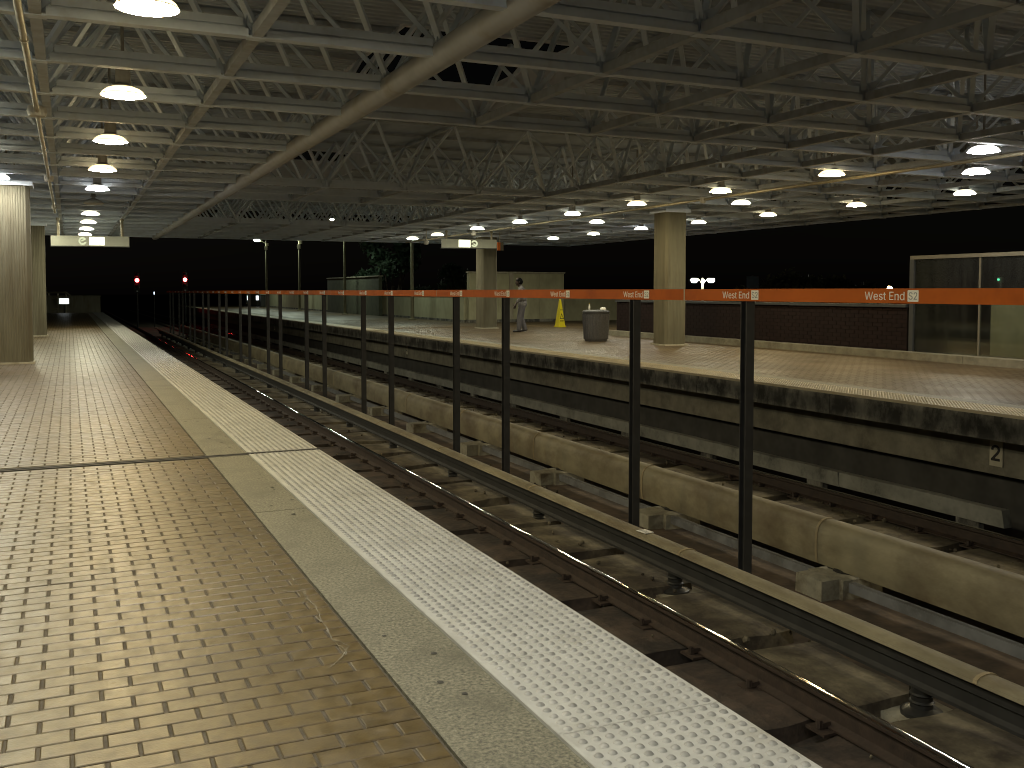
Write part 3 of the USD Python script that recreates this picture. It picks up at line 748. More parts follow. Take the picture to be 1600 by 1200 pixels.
# ================================================================== canopy space frame
cp = thing('canopy_roof', 'grey steel space frame canopy with corrugated deck over the tracks and platforms', 'canopy')
GM_X, GM_Y = 1.61, 1.575
KX_ = range(-6, 13); IY_ = range(-9, 22)
nodeX = {k: 1.42 + GM_X * k for k in KX_}; nodeY = {i: 6.6 + GM_Y * i for i in IY_}
ZL, ZU, ZD = 3.36, 4.51, 4.66
def dist(p): return np.linalg.norm(np.asarray(p, float) - (0, 0, EYE))
def visible(p):
    d = np.asarray(p, float) - (0, 0, EYE); zc = d @ fwd
    if zc < 0.5: return False
    px = 800 + FPX * (d @ rgt) / zc; py = 455 + FPX * math.tan(PITCH) - FPX * (d @ up) / zc
    return -150 < px < 1750 and -250 < py < 1200
def members(items, name, mat, limit=300, smooth=False):
    """items: (centre, fn(MB)); the nearest in view are parts, the rest one part"""
    items.sort(key=lambda it: dist(it[0]) if visible(it[0]) else 1e3 + dist(it[0]))
    for c_, fn_ in items[:limit]:
        m = MB(); fn_(m); m.build(name, mat, cp, smooth)
    m = MB()
    for c_, fn_ in items[limit:]: fn_(m)
    if m.n: m.build(name + '_field', mat, cp, smooth, kind='stuff')
OPEN = [(1, 5, 3, 8), (1, 5, 10, 15)]      # bays below the skylights have no lower grid
HOLES = [(3.9, 7.2, 11.9, 17.4), (3.9, 7.2, 23.2, 28.7)]
def gone_x(a, i): return any(k0 <= a < k1 and i0 < i < i1 for k0, k1, i0, i1 in OPEN)
def gone_y(k, a): return any(k0 < k < k1 and i0 <= a < i1 for k0, k1, i0, i1 in OPEN)
def gone_n(k, i): return any(k0 < k < k1 and i0 < i < i1 for k0, k1, i0, i1 in OPEN)
def in_hole(x, y): return any(a - 0.1 < x < b + 0.1 and c_ - 0.1 < y < d + 0.1 for a, b, c_, d in HOLES)
# lower chords across the tracks: cold-formed pair, a lip above and a tray below
it = []
kk = list(KX_); ii = list(IY_)
def xch(x0, x1, y):
    def fn_(m):
        m.box(x0 + 0.07, x1 - 0.07, y - 0.052, y + 0.052, ZL + 0.003, ZL + 0.066)
        m.box(x0 + 0.11, x1 - 0.11, y - 0.044, y + 0.044, ZL + 0.086, ZL + 0.150)
        m.box(x0 + 0.09, x1 - 0.09, y - 0.022, y + 0.022, ZL + 0.0661, ZL + 0.0859)
    return fn_
for i in ii:
    for a, b in zip(kk[:-1], kk[1:]):
        if not gone_x(a, i): it.append((((nodeX[a] + nodeX[b]) / 2, nodeY[i], ZL), xch(nodeX[a], nodeX[b], nodeY[i])))
members(it, 'cross_chord', 'steel')
it = []
def ych(x, y0, y1):
    def fn_(m): m.box(x - 0.042, x + 0.042, y0 + 0.055, y1 - 0.055, ZL + 0.002, ZL + 0.09)
    return fn_
for k in kk:
    if k == 1: continue
    for a, b in zip(ii[:-1], ii[1:]):
        if not gone_y(k, a): it.append(((nodeX[k], (nodeY[a] + nodeY[b]) / 2, ZL), ych(nodeX[k], nodeY[a], nodeY[b])))
members(it, 'long_chord', 'steel_dusty')
# gusset nodes
it = []
def gus(x, y):
    def fn_(m):
        m.box(x - 0.075, x + 0.075, y - 0.054, y + 0.054, ZL - 0.004, ZL + 0.012)
        for sx in (-1, 1):
            for sy in (-1, 1):
                m.add([(x, y, ZL + 0.01), (x + sx * 0.10, y + sy * 0.10, ZL + 0.09), (x + sx * 0.085, y + sy * 0.085, ZL + 0.22), (x, y, ZL + 0.19)], [(0, 1, 2, 3)])
                m.add([(x + .004, y, ZL + 0.01), (x + .004 + sx * 0.10, y + sy * 0.10, ZL + 0.09), (x + .004 + sx * 0.085, y + sy * 0.085, ZL + 0.22), (x + .004, y, ZL + 0.19)], [(3, 2, 1, 0)])
        m.tube([(x, y, ZL + 0.012), (x, y, ZL + 0.17)], 0.045, 8)
    return fn_
for k in kk:
    for i in ii:
        if not gone_n(k, i): it.append(((nodeX[k], nodeY[i], ZL), gus(nodeX[k], nodeY[i])))
members(it, 'node', 'steel')
# diagonals of the pyramids
it = []
def dia(a, b):
    def fn_(m):
        a_, b_ = np.array(a), np.array(b); d = (b_ - a_) / np.linalg.norm(b_ - a_)
        m.bar(a_ + d * 0.09, b_ - d * 0.02, 0.055, 0.042)
    return fn_
for k in kk:
    for i in ii:
        if gone_n(k, i): continue
        for sx in (-1, 1):
            for sy in (-1, 1):
                ux, uy = nodeX[k] + sx * GM_X / 2, nodeY[i] + sy * GM_Y / 2
                if k == kk[0] and sx < 0 or k == kk[-1] and sx > 0 or i == ii[0] and sy < 0 or i == ii[-1] and sy > 0: continue
                a, b = (nodeX[k], nodeY[i], ZL + 0.06), (ux, uy, ZU + 0.11)
                it.append((((a[0] + b[0]) / 2, (a[1] + b[1]) / 2, (a[2] + b[2]) / 2), dia(a, b)))
members(it, 'diagonal', 'steel')
# upper chords
it = []
def uch(a, b):
    def fn_(m): m.bar(a, b, 0.05, 0.06)
    return fn_
for k in kk[:-1]:
    ux = nodeX[k] + GM_X / 2
    for i in ii[:-1]:
        uy = nodeY[i] + GM_Y / 2
        if k < kk[-2] and not in_hole(ux + 0.8, uy): it.append(((ux + 0.8, uy, ZU), uch((ux + 0.03, uy, ZU + 0.105), (ux + GM_X - 0.03, uy, ZU + 0.105))))
        if k % 3 == 0 and i < ii[-2] and not in_hole(ux, uy + 0.8): it.append(((ux, uy + 0.8, ZU), uch((ux, uy + 0.03, ZU + 0.104), (ux, uy + GM_Y - 0.03, ZU + 0.104))))
members(it, 'upper_chord', 'steel_dusty')
# main tube girder
gx = nodeX[1]
MB().tube([(gx, nodeY[ii[0]] - 0.4, ZL + 0.04), (gx, nodeY[ii[-1]] + 0.3, ZL + 0.04)], 0.119, 20).build('girder', 'girder_grey', cp, smooth=40)
# corrugated deck with two skylight openings
RX0, RX1 = nodeX[kk[0]] - 0.85, nodeX[kk[-1]] + 0.85
RY0, RY1 = nodeY[ii[0]] - 0.8, nodeY[ii[-1]] + 0.8
dk = MB(); per = 0.152
y = RY0
while y < RY1:
    prof = [(0, 0), (0.06, 0), (0.076, 0.038), (0.136, 0.038), (0.152, 0)]
    yc = y + per / 2
    spans = [(RX0, RX1)]
    for hx0, hx1, hy0, hy1 in HOLES:
        if hy0 < yc < hy1: spans = [(RX0, hx0), (hx1, RX1)]
    for a, b in spans:
        v = [(x, y + p_[0], ZD + p_[1]) for x in (a, b) for p_ in prof]
        dk.add(v, [(k, k + 1, 6 + k, 5 + k) for k in range(4)])
    y += per
dk.build('roof_deck', 'deck', cp)
for hx0, hx1, hy0, hy1 in HOLES:
    m = MB(); z0, z1, t = ZD - 0.03, ZD + 0.48, 0.04
    m.box(hx0 - t, hx1 + t, hy0 - t, hy0, z0, z1); m.box(hx0 - t, hx1 + t, hy1, hy1 + t, z0, z1)
    m.box(hx0 - t, hx0, hy0, hy1, z0, z1); m.box(hx1, hx1 + t, hy0, hy1, z0, z1)
    m.build('skylight_curb', 'skylight_curb', cp)
m = MB(); m.box(RX0 - 0.05, RX1 + 0.05, RY1, RY1 + 0.08, ZD - 0.1, ZD + 0.15); m.build('fascia', 'steel_dusty', cp)
m = MB(); m.box(RX1, RX1 + 0.08, RY0, RY1, ZD - 0.25, ZD + 0.15); m.build('fascia', 'steel_dusty', cp)
m = MB(); m.box(RX0 - 0.08, RX0, RY0, RY1, ZD - 0.25, ZD + 0.15); m.build('fascia', 'steel_dusty', cp)

# ================================================================== lamps under the canopy
ZLAMP = 3.28
protos = {}
def lamp(x, y, glowmat, label, group, z=ZLAMP):
    if glowmat in protos: return dup(protos[glowmat], (x, y, z), 0, label, group)
    o = thing('ceiling_lamp', label, 'lamp', (x, y, z), 0, group); protos[glowmat] = o
    lit = glowmat in TINT
    MB().lathe([(0.118, 0.076), (0.118, 0.085), (0.075, 0.11), (0.07, 0.27), (0.05, 0.29), (0.0, 0.29)], (0, 0, 0), 20).build('housing', 'lamp_metal', o, smooth=40)
    MB().lathe([(0.2155, -0.003), (0.2185, 0.0), (0.2155, 0.003)], (0, 0, 0), 24).build('rim', 'galv', o, smooth=40)
    MB().lathe([(0.2155, 0.0032), (0.195, 0.034), (0.16, 0.06), (0.117, 0.077)], (0, 0, 0), 16).build('glass_shade', glowmat + '_glass' if lit else 'box_white', o, smooth=True)
    MB().tube([(0, 0, 0.291), (0, 0, ZU - ZLAMP)], 0.016, 8).build('stem', 'lamp_metal', o)
    m = MB(); m.lathe([(0.2155, -0.0032), (0.175, -0.014), (0.10, -0.022), (0.001, -0.025)], (0, 0, 0), 16)
    m.f[-1] = m.f[-1][:, ::-1]
    m.build('lens', glowmat if lit else 'box_white', o, smooth=True)
    return o
ordw = ['first', 'second', 'third', 'fourth', 'fifth', 'sixth', 'seventh', 'eighth', 'ninth', 'tenth', 'eleventh', 'twelfth', 'thirteenth', 'fourteenth']
# left row: inverse vertical distances measured in the photo
gA = 'lamps over the near platform'
u0, du = 0.002273, 0.001
k = 0
XA = 0.53
for idx in range(-4, 10):
    dy_inv = u0 + du * idx
    zc = FPX * 1.98 * dy_inv
    y = (zc - XA * math.sin(YAW)) / math.cos(YAW)
    if idx < 0:
        lamp(XA, y, 'lamp_white', f'lamp of the row over the near platform, {ordw[-idx - 1]} behind the viewer', gA); continue
    if idx == 5: mat = 'lamp_metal'
    elif idx in (0, 1): mat = 'lamp_warm'
    elif idx in (2, 3): mat = 'lamp_amber'
    else: mat = 'lamp_white' if idx in (4,) else 'lamp_pale'
    lab = f'{ordw[k]} glowing lamp from the viewer in the row over the near platform'
    if idx == 5: lab = 'unlit lamp in the row over the near platform'
    else: k += 1
    lamp(XA, y, mat, lab, gA)
gB = 'second row of lamps over the near platform'
for n_ in range(-6, 6):
    y = 19.25 + 3.3 * n_
    lab = 'white lamp at the left frame edge just in front of the nearest left column' if n_ == 0 else f'{ordw[n_ - 1]} lamp hidden behind the left columns' if n_ > 0 else f'{ordw[-n_ - 1]} lamp outside the left frame edge, before the nearest left column'
    lamp(-1.12, y, 'lamp_white' if n_ == 0 else 'lamp_pale', lab, gB)
gC = 'lamps over the far platform'
k = 0
XC = 11.75
for px, py, mt in ((1532, 238, 'lamp_white'), (1297, 272, 'lamp_amber'), (1125, 298, 'lamp_warm'), (995, 316, 'lamp_warm'), (895, 333, 'lamp_pale'), (813, 344, 'lamp_pale'), (747, 354, 'lamp_pale'), (685, 363, 'lamp_pale'), (646, 369, 'lamp_pale')):
    c = place(px, py, X=XC)
    zc = FPX * XC / math.cos(YAW) / (px - 110); y = (zc - XC * math.sin(YAW)) / math.cos(YAW)
    lamp(XC, y, mt, f'{ordw[k]} lamp from the right in the row nearest the edge of the far platform', gC); k += 1
for n_, yv in enumerate((y for y in (5.7, 2.6, -0.6, -3.8))): lamp(XC, yv, 'lamp_warm', f'{ordw[n_]} lamp past the right edge over the far platform', gC)
XD = 13.75
k = 0
for px, py, mt in ((1521, 268, 'lamp_white'), (1157, 316, 'lamp_pale'), (933, 344, 'lamp_pale')):
    zc = FPX * XD / math.cos(YAW) / (px - 110); y = (zc - XD * math.sin(YAW)) / math.cos(YAW)
    lamp(XD, y, mt, f'{ordw[k]} lamp from the right in the middle row over the far platform', gC); k += 1
for n_, yv in enumerate((5.0, 1.0)): lamp(XD, yv, 'lamp_white', f'{ordw[n_]} lamp past the right edge in the middle row of the far platform', gC)
XE = 16.5
k = 0
for px, py, mt in ((1504, 304, 'lamp_pale'), (1336, 321, 'lamp_warm'), (1199, 335, 'lamp_warm'), (1091, 346, 'lamp_pale'), (1002, 357, 'lamp_white'), (928, 362, 'lamp_pale'), (865, 370, 'lamp_pale')):
    zc = FPX * XE / math.cos(YAW) / (px - 110); y = (zc - XE * math.sin(YAW)) / math.cos(YAW)
    lamp(XE, y, mt, f'{ordw[k]} lamp from the right in the row at the back of the far platform', gC); k += 1

# conduits below the frame
cl = thing('conduit', 'olive pipe conduit with round boxes hanging over the near platform', 'conduit')
XQ = -0.29; ZQ = ZL - 0.045
MB().tube([(XQ, -6, ZQ), (XQ, 14.0, ZQ), (XQ, 24, ZQ), (XQ, 27.2, ZQ - 0.02)], 0.028, 10).build('pipe', 'galv', cl, smooth=40)
def ypx(dy): return (FPX * (ZQ - EYE) / dy - XQ * math.sin(YAW)) / math.cos(YAW)
for dy, w in ((278, 0.09), (175, 0.07), (131, 0.05)):
    y = ypx(dy)
    MB().lathe([(0.0, 0.06), (w, 0.055), (w + 0.015, 0.0), (w, -0.055), (0.0, -0.065)], (XQ, y, ZQ), 14).build('junction_box', 'box_white', cl, smooth=40)
for dy in (388, 222): MB().tube([(XQ, ypx(dy) - 0.03, ZQ), (XQ, ypx(dy) + 0.03, ZQ)], 0.036, 10).build('coupling', 'galv', cl, smooth=40)
cr_ = thing('conduit', 'pale pipe conduit hanging over the far platform edge lamps', 'conduit')
MB().tube([(12.45, 2, ZQ - 0.03), (12.45, 38, ZQ - 0.03)], 0.028, 10).build('pipe', 'galv', cr_, smooth=40)
for y in (17.6, 27.4): MB().lathe([(0.0, 0.05), (0.06, 0.05), (0.07, 0.0), (0.05, -0.07), (0.0, -0.08)], (12.45, y, ZQ - 0.03), 14).build('junction_box', 'box_white', cr_, smooth=40)

# hanging signs
def hang(px0, px1, ytop, ybot, D, lab, flip):
    a, b = at(px0, ytop, D), at(px1, ytop, D)
    mid = at((px0 + px1) / 2, (ytop + ybot) / 2, D)
    Wd = (px1 - px0) * D / FPX; H = (ybot - ytop) * D / FPX
    o = thing('hanging_sign', lab, 'sign', tuple(mid), -YAW * 0.35)
    MB().box(-Wd / 2, Wd / 2, -0.05, 0.05, -H / 2, H / 2).build('case', 'sign_grey', o)
    m = MB(); m.box(-Wd / 2 - 0.01, Wd / 2 + 0.01, -0.056, 0.056, -H / 2 - 0.02, -H / 2 - 0.001); m.build('trim', 'sign_dark', o)
    s = -1 if not flip else 1
    bw = 0.40
    cx = 0.17 * (1 if not flip else -1)
    MB().box(cx - bw / 2, cx + bw / 2, -0.054, -0.0505, -H / 2 + 0.025, H / 2 - 0.025).build('lit_panel', 'sign_lit', o)
    tx = MB()
    for r_ in range(2):
        x_ = cx - bw * 0.3
        while x_ < cx + bw * 0.28:
            l_ = rng.uniform(0.03, 0.08); z_ = -0.06 - r_ * 0.04
            tx.box(x_, x_ + l_, -0.0556, -0.0541, z_, z_ + 0.014); x_ += l_ + 0.03
    tx.build('lettering', 'letter_grey', o)
    cx2 = cx - 0.37 if not flip else cx + 0.34
    R = H / 2 - 0.03
    t0 = np.linspace(0.6, 5.9, 22) if not flip else np.linspace(-2.6, 2.7, 22)
    out = [(R * math.cos(t), R * math.sin(t)) for t in t0] + [(R * 0.55 * math.cos(t), R * 0.55 * math.sin(t)) for t in t0[::-1]]
    m3 = trimesh.creation.extrude_polygon(Polygon(out).buffer(0), 0.003, engine='earcut'); v = np.array(m3.vertices)
    MB().add(np.c_[cx2 + v[:, 0], -0.0505 - v[:, 2], v[:, 1]], m3.faces[:, ::1]).build('round_emblem', 'sign_lit_dim', o)
    MB().bar((cx2 - 0.03, -0.052, 0.0), (cx2 + R * 0.75, -0.052, 0.06 if not flip else -0.07), 0.003, 0.035).build('arrow', 'sign_lit_dim', o)
    for s_ in (-1, 1):
        MB().tube([(s_ * Wd * 0.41, 0, H / 2), (s_ * Wd * 0.41, 0, ZL - mid[2] + 0.01)], 0.035, 8).build('hanger', 'galv', o, smooth=40)
        MB().lathe([(0.05, 0), (0.05, 0.05), (0, 0.05)], (s_ * Wd * 0.41, 0, ZL - mid[2] - 0.06), 10).build('hanger_box', 'galv', o)
hang(85, 198, 369, 384.5, 27.5, 'grey hanging sign over the near platform, lit panel right of a round emblem', False)
hang(689, 777, 374, 387.5, 33.2, 'grey hanging sign over the far platform, lit panel left of a round emblem', True)
# little speakers and cameras hanging near the right sign
for px, py, D, lab, mt in ((666, 378, 33.0, 'small white speaker hanging left of the right hanging sign', 'box_white'), (740, 364, 32.0, 'small camera on the conduit above the right hanging sign', 'box_white')):
    c = at(px, py, D); o = thing('speaker', lab, 'speaker' if 'speaker' in lab else 'camera', tuple(c))
    MB().lathe([(0.0, 0.09), (0.05, 0.08), (0.09, 0.0), (0.085, -0.08), (0.0, -0.1)], (0, 0, 0), 12).build('body', mt, o, smooth=40)
    MB().tube([(0, 0, 0.085), (0, 0, max(ZL - c[2] + 0.03, 0.12))], 0.012, 6).build('hanger', 'galv', o)
c = at(781, 384, 33.9); o = thing('exit_light', 'small orange and red light box behind the right hanging sign', 'light', tuple(c))
MB().box(-0.09, 0.0, -0.04, 0.04, -0.16, 0.12).build('box', 'fence_orange', o); MB().box(0.001, 0.12, -0.04, 0.04, -0.16, 0.12).build('cover', 'pad_near', o)
MB().tube([(0, 0, 0.12), (0, 0, ZL - c[2])], 0.012, 6).build('hanger', 'galv', o)

# ================================================================== lamp posts on the open end of the far platform
lab4 = ['lamp post on the far platform, nearest, its head against the canopy', 'second lamp post on the far platform, by the tall wall block', 'third lamp post on the far platform with a bright white head', 'farthest lamp post on the far platform, beside the lit panels']
for n_, (px, D, hx) in enumerate(((645, 44.9, 0.5), (540, 56.0, 0.62), (469, 66.9, 0.58), (418, 78.0, 0.72))):
    X_ = 14.35; zc = FPX * X_ / math.cos(YAW) / (px - 110); y = (zc - X_ * math.sin(YAW)) / math.cos(YAW)
    o = thing('lamp_post', lab4[n_], 'lamp post', (X_, y, 0), -YAW)
    H = 4.97 if px == 469 else 5.35
    MB().tube([(0, 0, 0), (0, 0, 0.3), (0, 0, H)], (0.10, 0.085, 0.06), 12).build('pole', 'pole_metal', o, smooth=40)
    MB().lathe([(0.18, 0.0), (0.18, 0.05), (0.1, 0.06)], (0, 0, 0), 12).build('base', 'pole_metal', o)
    MB().tube([(0, 0, H - 0.25), (-hx * 0.5, 0, H - 0.05), (-hx, 0, H)], 0.035, 8).build('arm', 'pole_metal', o, smooth=40)
    for s, (ox, oz, mt) in enumerate(((-hx, 0.02, 'pole_lamp'),)):
        m = MB(); m.lathe([(0.26, -0.02), (0.27, 0.02), (0.16, 0.13), (0.0, 0.15)], (0, 0, 0), 16); v = np.vstack(m.v)
        ca, sa = math.cos(0.30), math.sin(0.30)
        rot = lambda v: np.c_[v[:, 0] + ox, v[:, 1] * ca + v[:, 2] * sa, -v[:, 1] * sa + v[:, 2] * ca + oz + H]
        MB().add(rot(v), np.vstack(m.f)).build('head', 'pole_metal', o, smooth=40)
        m = MB(); m.lathe([(0.255, -0.021), (0.15, -0.05), (0.001, -0.06)], (0, 0, 0), 14)
        MB().add(rot(np.vstack(m.v)), np.vstack(m.f)[:, ::-1]).build('lens', 'pole_lamp', o, smooth=True)
    MB().box(-0.11, 0.11, -0.11, 0.11, H - 0.75, H - 0.45).build('ballast_box', 'galv', o)
    MB().box(0.06, 0.2, -0.09, 0.09, H - 0.42, H - 0.2).build('floodlight', 'galv', o)

# ================================================================== signals
for px, py, D, lab in ((214, 438, 74, 'red signal on a post beyond the near platform'), (289, 437, 76, 'red signal on a post left of the fence end')):
    c = at(px, py, D); o = thing('rail_signal', lab, 'signal', (c[0], c[1], ZB - 0.05))
    h = c[2] - ZB + 0.05
    MB().tube([(0, 0, 0), (0, 0, h - 0.7)], 0.06, 8).build('post', 'dark_metal', o)
    MB().box(-0.2, 0.2, -0.06, 0.1, h - 0.95, h + 0.75).build('backplate', 'dark_metal', o)
    MB().lathe([(0.17, 0.0), (0.17, 0.01)], (0, 0, 0), 3) if False else None
    m = MB(); m.lathe([(0.15, 0.0), (0.11, 0.035), (0.001, 0.05)], (0, 0, 0), 16); v = np.vstack(m.v)
    MB().add(np.c_[v[:, 0], -0.062 - v[:, 2], v[:, 1] + h], np.vstack(m.f)[:, ::1]).build('red_lens', 'red_signal', o, smooth=True)
    for z_ in (h + 0.42, h - 0.42):
        v2 = v.copy(); MB().add(np.c_[v2[:, 0], -0.062 - v2[:, 2], v2[:, 1] + z_], np.vstack(m.f)).build('dark_lens', 'black', o, smooth=True)
        MB().tube([(-0.13, -0.06, z_ + 0.05), (-0.09, -0.2, z_ + 0.13), (0.09, -0.2, z_ + 0.13), (0.13, -0.06, z_ + 0.05)], 0.012, 5).build('hood', 'dark_metal', o)
    MB().box(-0.06, 0.06, -0.09, -0.061, h - 0.88, h - 0.78).build('number_tag', 'white_paper', o)
c = at(241, 458, 72); o = thing('marker_light', 'tiny blue white marker light between the two red signals', 'light', tuple(c))
MB().box(-0.03, 0.03, -0.02, 0.0, -0.09, 0.09).build('lens', 'blue_spark', o); MB().box(-0.05, 0.05, 0.001, 0.08, -0.12, 0.12).build('housing', 'dark_metal', o)
MB().tube([(0, 0.04, -0.12), (0, 0.04, ZB - c[2] - 0.03)], 0.03, 6).build('post', 'dark_metal', o)

# ================================================================== things on the far platform
# litter bin
c = place(931, 533, z=0.0)
o = thing('litter_bin', 'round grey pebbled litter bin standing on the far platform', 'bin', (c[0], c[1], 0))
R = 0.315
MB().lathe([(0.0, 0.0), (R * 0.9, 0.0), (R * 0.97, 0.05), (R * 1.0, 0.10), (R * 1.06, 0.45), (R * 1.1, 0.70), (R * 1.1, 0.74), (R * 0.9, 0.75)], (0, 0, 0), 28).build('body', 'bin_grey', o, smooth=40)
MB().lathe([(R * 1.13, 0.74), (R * 1.13, 0.79), (R * 1.0, 0.82), (R * 0.62, 0.83), (R * 0.55, 0.80), (R * 0.5, 0.7)], (0, 0, 0), 28).build('rim', 'bin_dark', o, smooth=40)
rib = MB()
for t in np.linspace(0, 2 * np.pi, 30, endpoint=False): rib.bar((R * 0.99 * math.cos(t), R * 0.99 * math.sin(t), 0.06), (R * 1.105 * math.cos(t), R * 1.105 * math.sin(t), 0.72), 0.022)
rib.build('rib', 'bin_grey', o, kind='stuff')
o2 = thing('drinks_cup', 'white cup lid left on top of the grey bin', 'cup', (c[0] + 0.16, c[1] - 0.1, 0.815))
MB().lathe([(0.075, 0.0), (0.085, 0.02), (0.07, 0.06), (0.03, 0.08), (0, 0.083)], (0, 0, 0), 14).build('lid', 'white_paper', o2, smooth=40)
MB().lathe([(0.06, 0.0), (0.09, 0.004), (0.09, 0.012), (0.075, 0.014)], (0, 0, 0), 14).build('rim', 'white_paper', o2)
o3 = thing('drinks_bottle', 'slim pale bottle standing on the left rim of the grey bin', 'bottle', (c[0] - 0.2 * math.cos(YAW) * 0.8, c[1] + 0.1, 0.818))
MB().lathe([(0.0, 0.0), (0.024, 0.0), (0.026, 0.09), (0.012, 0.13), (0.012, 0.16), (0, 0.16)], (0, 0, 0), 10).build('body', 'white_paper', o3, smooth=40)
MB().lathe([(0.014, 0.161), (0.014, 0.18), (0, 0.18)], (0, 0, 0), 10).build('cap', 'yellow', o3)

# wet floor cone
c = place(875, 511, z=0.0)
o = thing('caution_cone', 'yellow four sided wet floor cone against the beige wall', 'cone', (c[0], c[1], 0), 0.25)
h, b0, b1 = 0.98, 0.135, 0.03
v = [(sx * b0, sy * b0, 0.05) for sx, sy in ((-1, -1), (1, -1), (1, 1), (-1, 1))] + [(sx * b1, sy * b1, h) for sx, sy in ((-1, -1), (1, -1), (1, 1), (-1, 1))]
MB().add(v, [(0, 1, 5, 4), (1, 2, 6, 5), (2, 3, 7, 6), (3, 0, 4, 7), (4, 5, 6, 7)]).build('body', 'yellow', o)
m = MB(); m.box(-0.16, 0.16, -0.16, 0.16, 0.0, 0.05); m.build('base', 'yellow', o)
MB().lathe([(0.03, 0), (0.035, 0.03), (0.0, 0.05)], (0, 0, h), 8).build('knob', 'yellow', o)
for rot in range(2):
    for zz, ht, tx in ((0.62, 0.05, 'CAUTION'), (0.36, 0.1, '!'), (0.2, 0.05, 'WET')):
        if tx == '!':
            mk = MB(); wd = 0.10
            zz0, zz1 = 0.30, 0.52
            tri = [(-wd, zz0), (wd, zz0), (0, zz1)]
            tri2 = [(-wd * 0.62, zz0 + 0.025), (wd * 0.62, zz0 + 0.025), (0, zz1 - 0.055)]
            pg = Polygon(tri, [tri2])
            m3 = trimesh.creation.extrude_polygon(pg, 0.002, engine='earcut'); v = np.array(m3.vertices)
        else:
            m3 = meshkit.text_mesh(tx, 0.035 if tx == 'CAUTION' else 0.06, 0.002, bold=True); v = np.array(m3.vertices)
            v[:, 0] -= (v[:, 0].max() + v[:, 0].min()) / 2
            half = b0 + (b1 - b0) * (zz - 0.05) / (h - 0.05); fit = 1.6 * half / (v[:, 0].max() - v[:, 0].min())
            if fit < 1: v[:, 0] *= fit
            v[:, 1] += zz
        off = b0 + (b1 - b0) * (v[:, 1] - 0.05) / (h - 0.05)
        q = np.c_[v[:, 0], -off - 0.001 - v[:, 2], v[:, 1]]
        if rot: q = np.c_[-q[:, 1], q[:, 0], q[:, 2]]
        q = np.c_[q[:, 0], q[:, 1], q[:, 2]]
        MB().add(q, m3.faces).build('lettering', 'black', o)

# blue notice and white notice by the column
c = place(787, 444, X=None, z=None) if False else at(787, 444, 40.3)
o = thing('notice', 'blue square notice with white figure on the beige wall', 'sign', (c[0], cy - 0.012, c[2]))
MB().box(-0.15, 0.15, -0.008, 0.01, -0.16, 0.17).build('board', 'blue', o)
MB().box(-0.14, 0.14, -0.0095, -0.0081, -0.15, -0.06).build('strip', 'white_paper', o)
m = MB()
for (x_, z_, r_) in ((-0.02, 0.11, 0.022),): m.lathe([(r_, 0), (r_, 0.001), (0, 0.0012)], (0, 0, 0), 10); vv = np.vstack(m.v); m.v = [np.c_[vv[:, 0] + x_, -0.0082 - vv[:, 2], vv[:, 1] + z_]]
m.bar((-0.02, -0.009, 0.08), (-0.015, -0.009, 0.01), 0.0015, 0.03); m.bar((-0.015, -0.009, 0.01), (0.06, -0.009, 0.005), 0.0015, 0.025); m.bar((0.06, -0.009, 0.01), (0.075, -0.009, -0.04), 0.0015, 0.022)
m.build('figure', 'white_paper', o)
c = at(784, 472, 40.3)
o = thing('notice', 'white paper notice on the beige wall below the blue one', 'sign', (c[0], cy - 0.012, c[2]))
MB().box(-0.13, 0.13, -0.008, 0.01, -0.24, 0.2).build('board', 'sign_grey', o); MB().box(-0.09, 0.09, -0.0095, -0.0081, -0.12, 0.1).build('sheet', 'white_paper', o)

# person
def hullbones(bones, refine=0.03, smooth_it=10):
    parts = []
    for (a, ra), (b, rb) in bones:
        s = [Manifold.sphere(r, 16).translate(tuple(map(float, p))) for p, r in ((a, ra), (b, rb))]
        parts.append(Manifold.batch_hull(s))
    m = parts[0]
    for q in parts[1:]: m = m + q
    m = m.refine_to_length(refine)
    mm_ = m.to_mesh(); t = trimesh.Trimesh(mm_.vert_properties[:, :3], mm_.tri_verts, process=True)
    trimesh.smoothing.filter_taubin(t, iterations=smooth_it)
    return t
c = place(816, 519, z=0.0)
# local frame: +x is the way he faces (photo left), z up
o = thing('person', 'person in pale shirt and grey trousers walking with head bowed on the far platform', 'person', (c[0], c[1], 0), math.atan2(math.sin(YAW), -math.cos(YAW)))
hipL, hipR = (0.0, 0.09, 0.90), (0.0, -0.09, 0.90)
kneL, kneR = (0.09, 0.10, 0.49), (0.03, -0.10, 0.47)
ankL, ankR = (0.11, 0.10, 0.09), (-0.09, -0.10, 0.10)
neck, chest, belly = (0.05, 0, 1.44), (0.01, 0, 1.25), (0.0, 0, 1.02)
shL, shR = (0.02, 0.18, 1.39), (0.0, -0.18, 1.39)
elL, elR = (0.06, 0.23, 1.12), (-0.06, -0.23, 1.12)
wrL, wrR = (0.20, 0.20, 0.92), (0.05, -0.24, 0.88)
head0, head1 = (0.13, 0, 1.60), (0.105, 0, 1.67)
body = [((neck, 0.058), (head0, 0.06)), ((head0, 0.082), (head1, 0.095)), ((neck, 0.06), (chest, 0.12)),
        ((shL, 0.05), (elL, 0.042)), ((shR, 0.05), (elR, 0.042)), ((elL, 0.04), (wrL, 0.028)), ((elR, 0.04), (wrR, 0.028)), ((chest, 0.12), (belly, 0.11)), ((belly, 0.11), (hipL, 0.09)), ((belly, 0.11), (hipR, 0.09)), ((shL, 0.055), (chest, 0.1)), ((shR, 0.055), (chest, 0.1)),
        ((hipL, 0.085), (kneL, 0.058)), ((hipR, 0.085), (kneR, 0.058)), ((kneL, 0.055), (ankL, 0.04)), ((kneR, 0.055), (ankR, 0.04))]
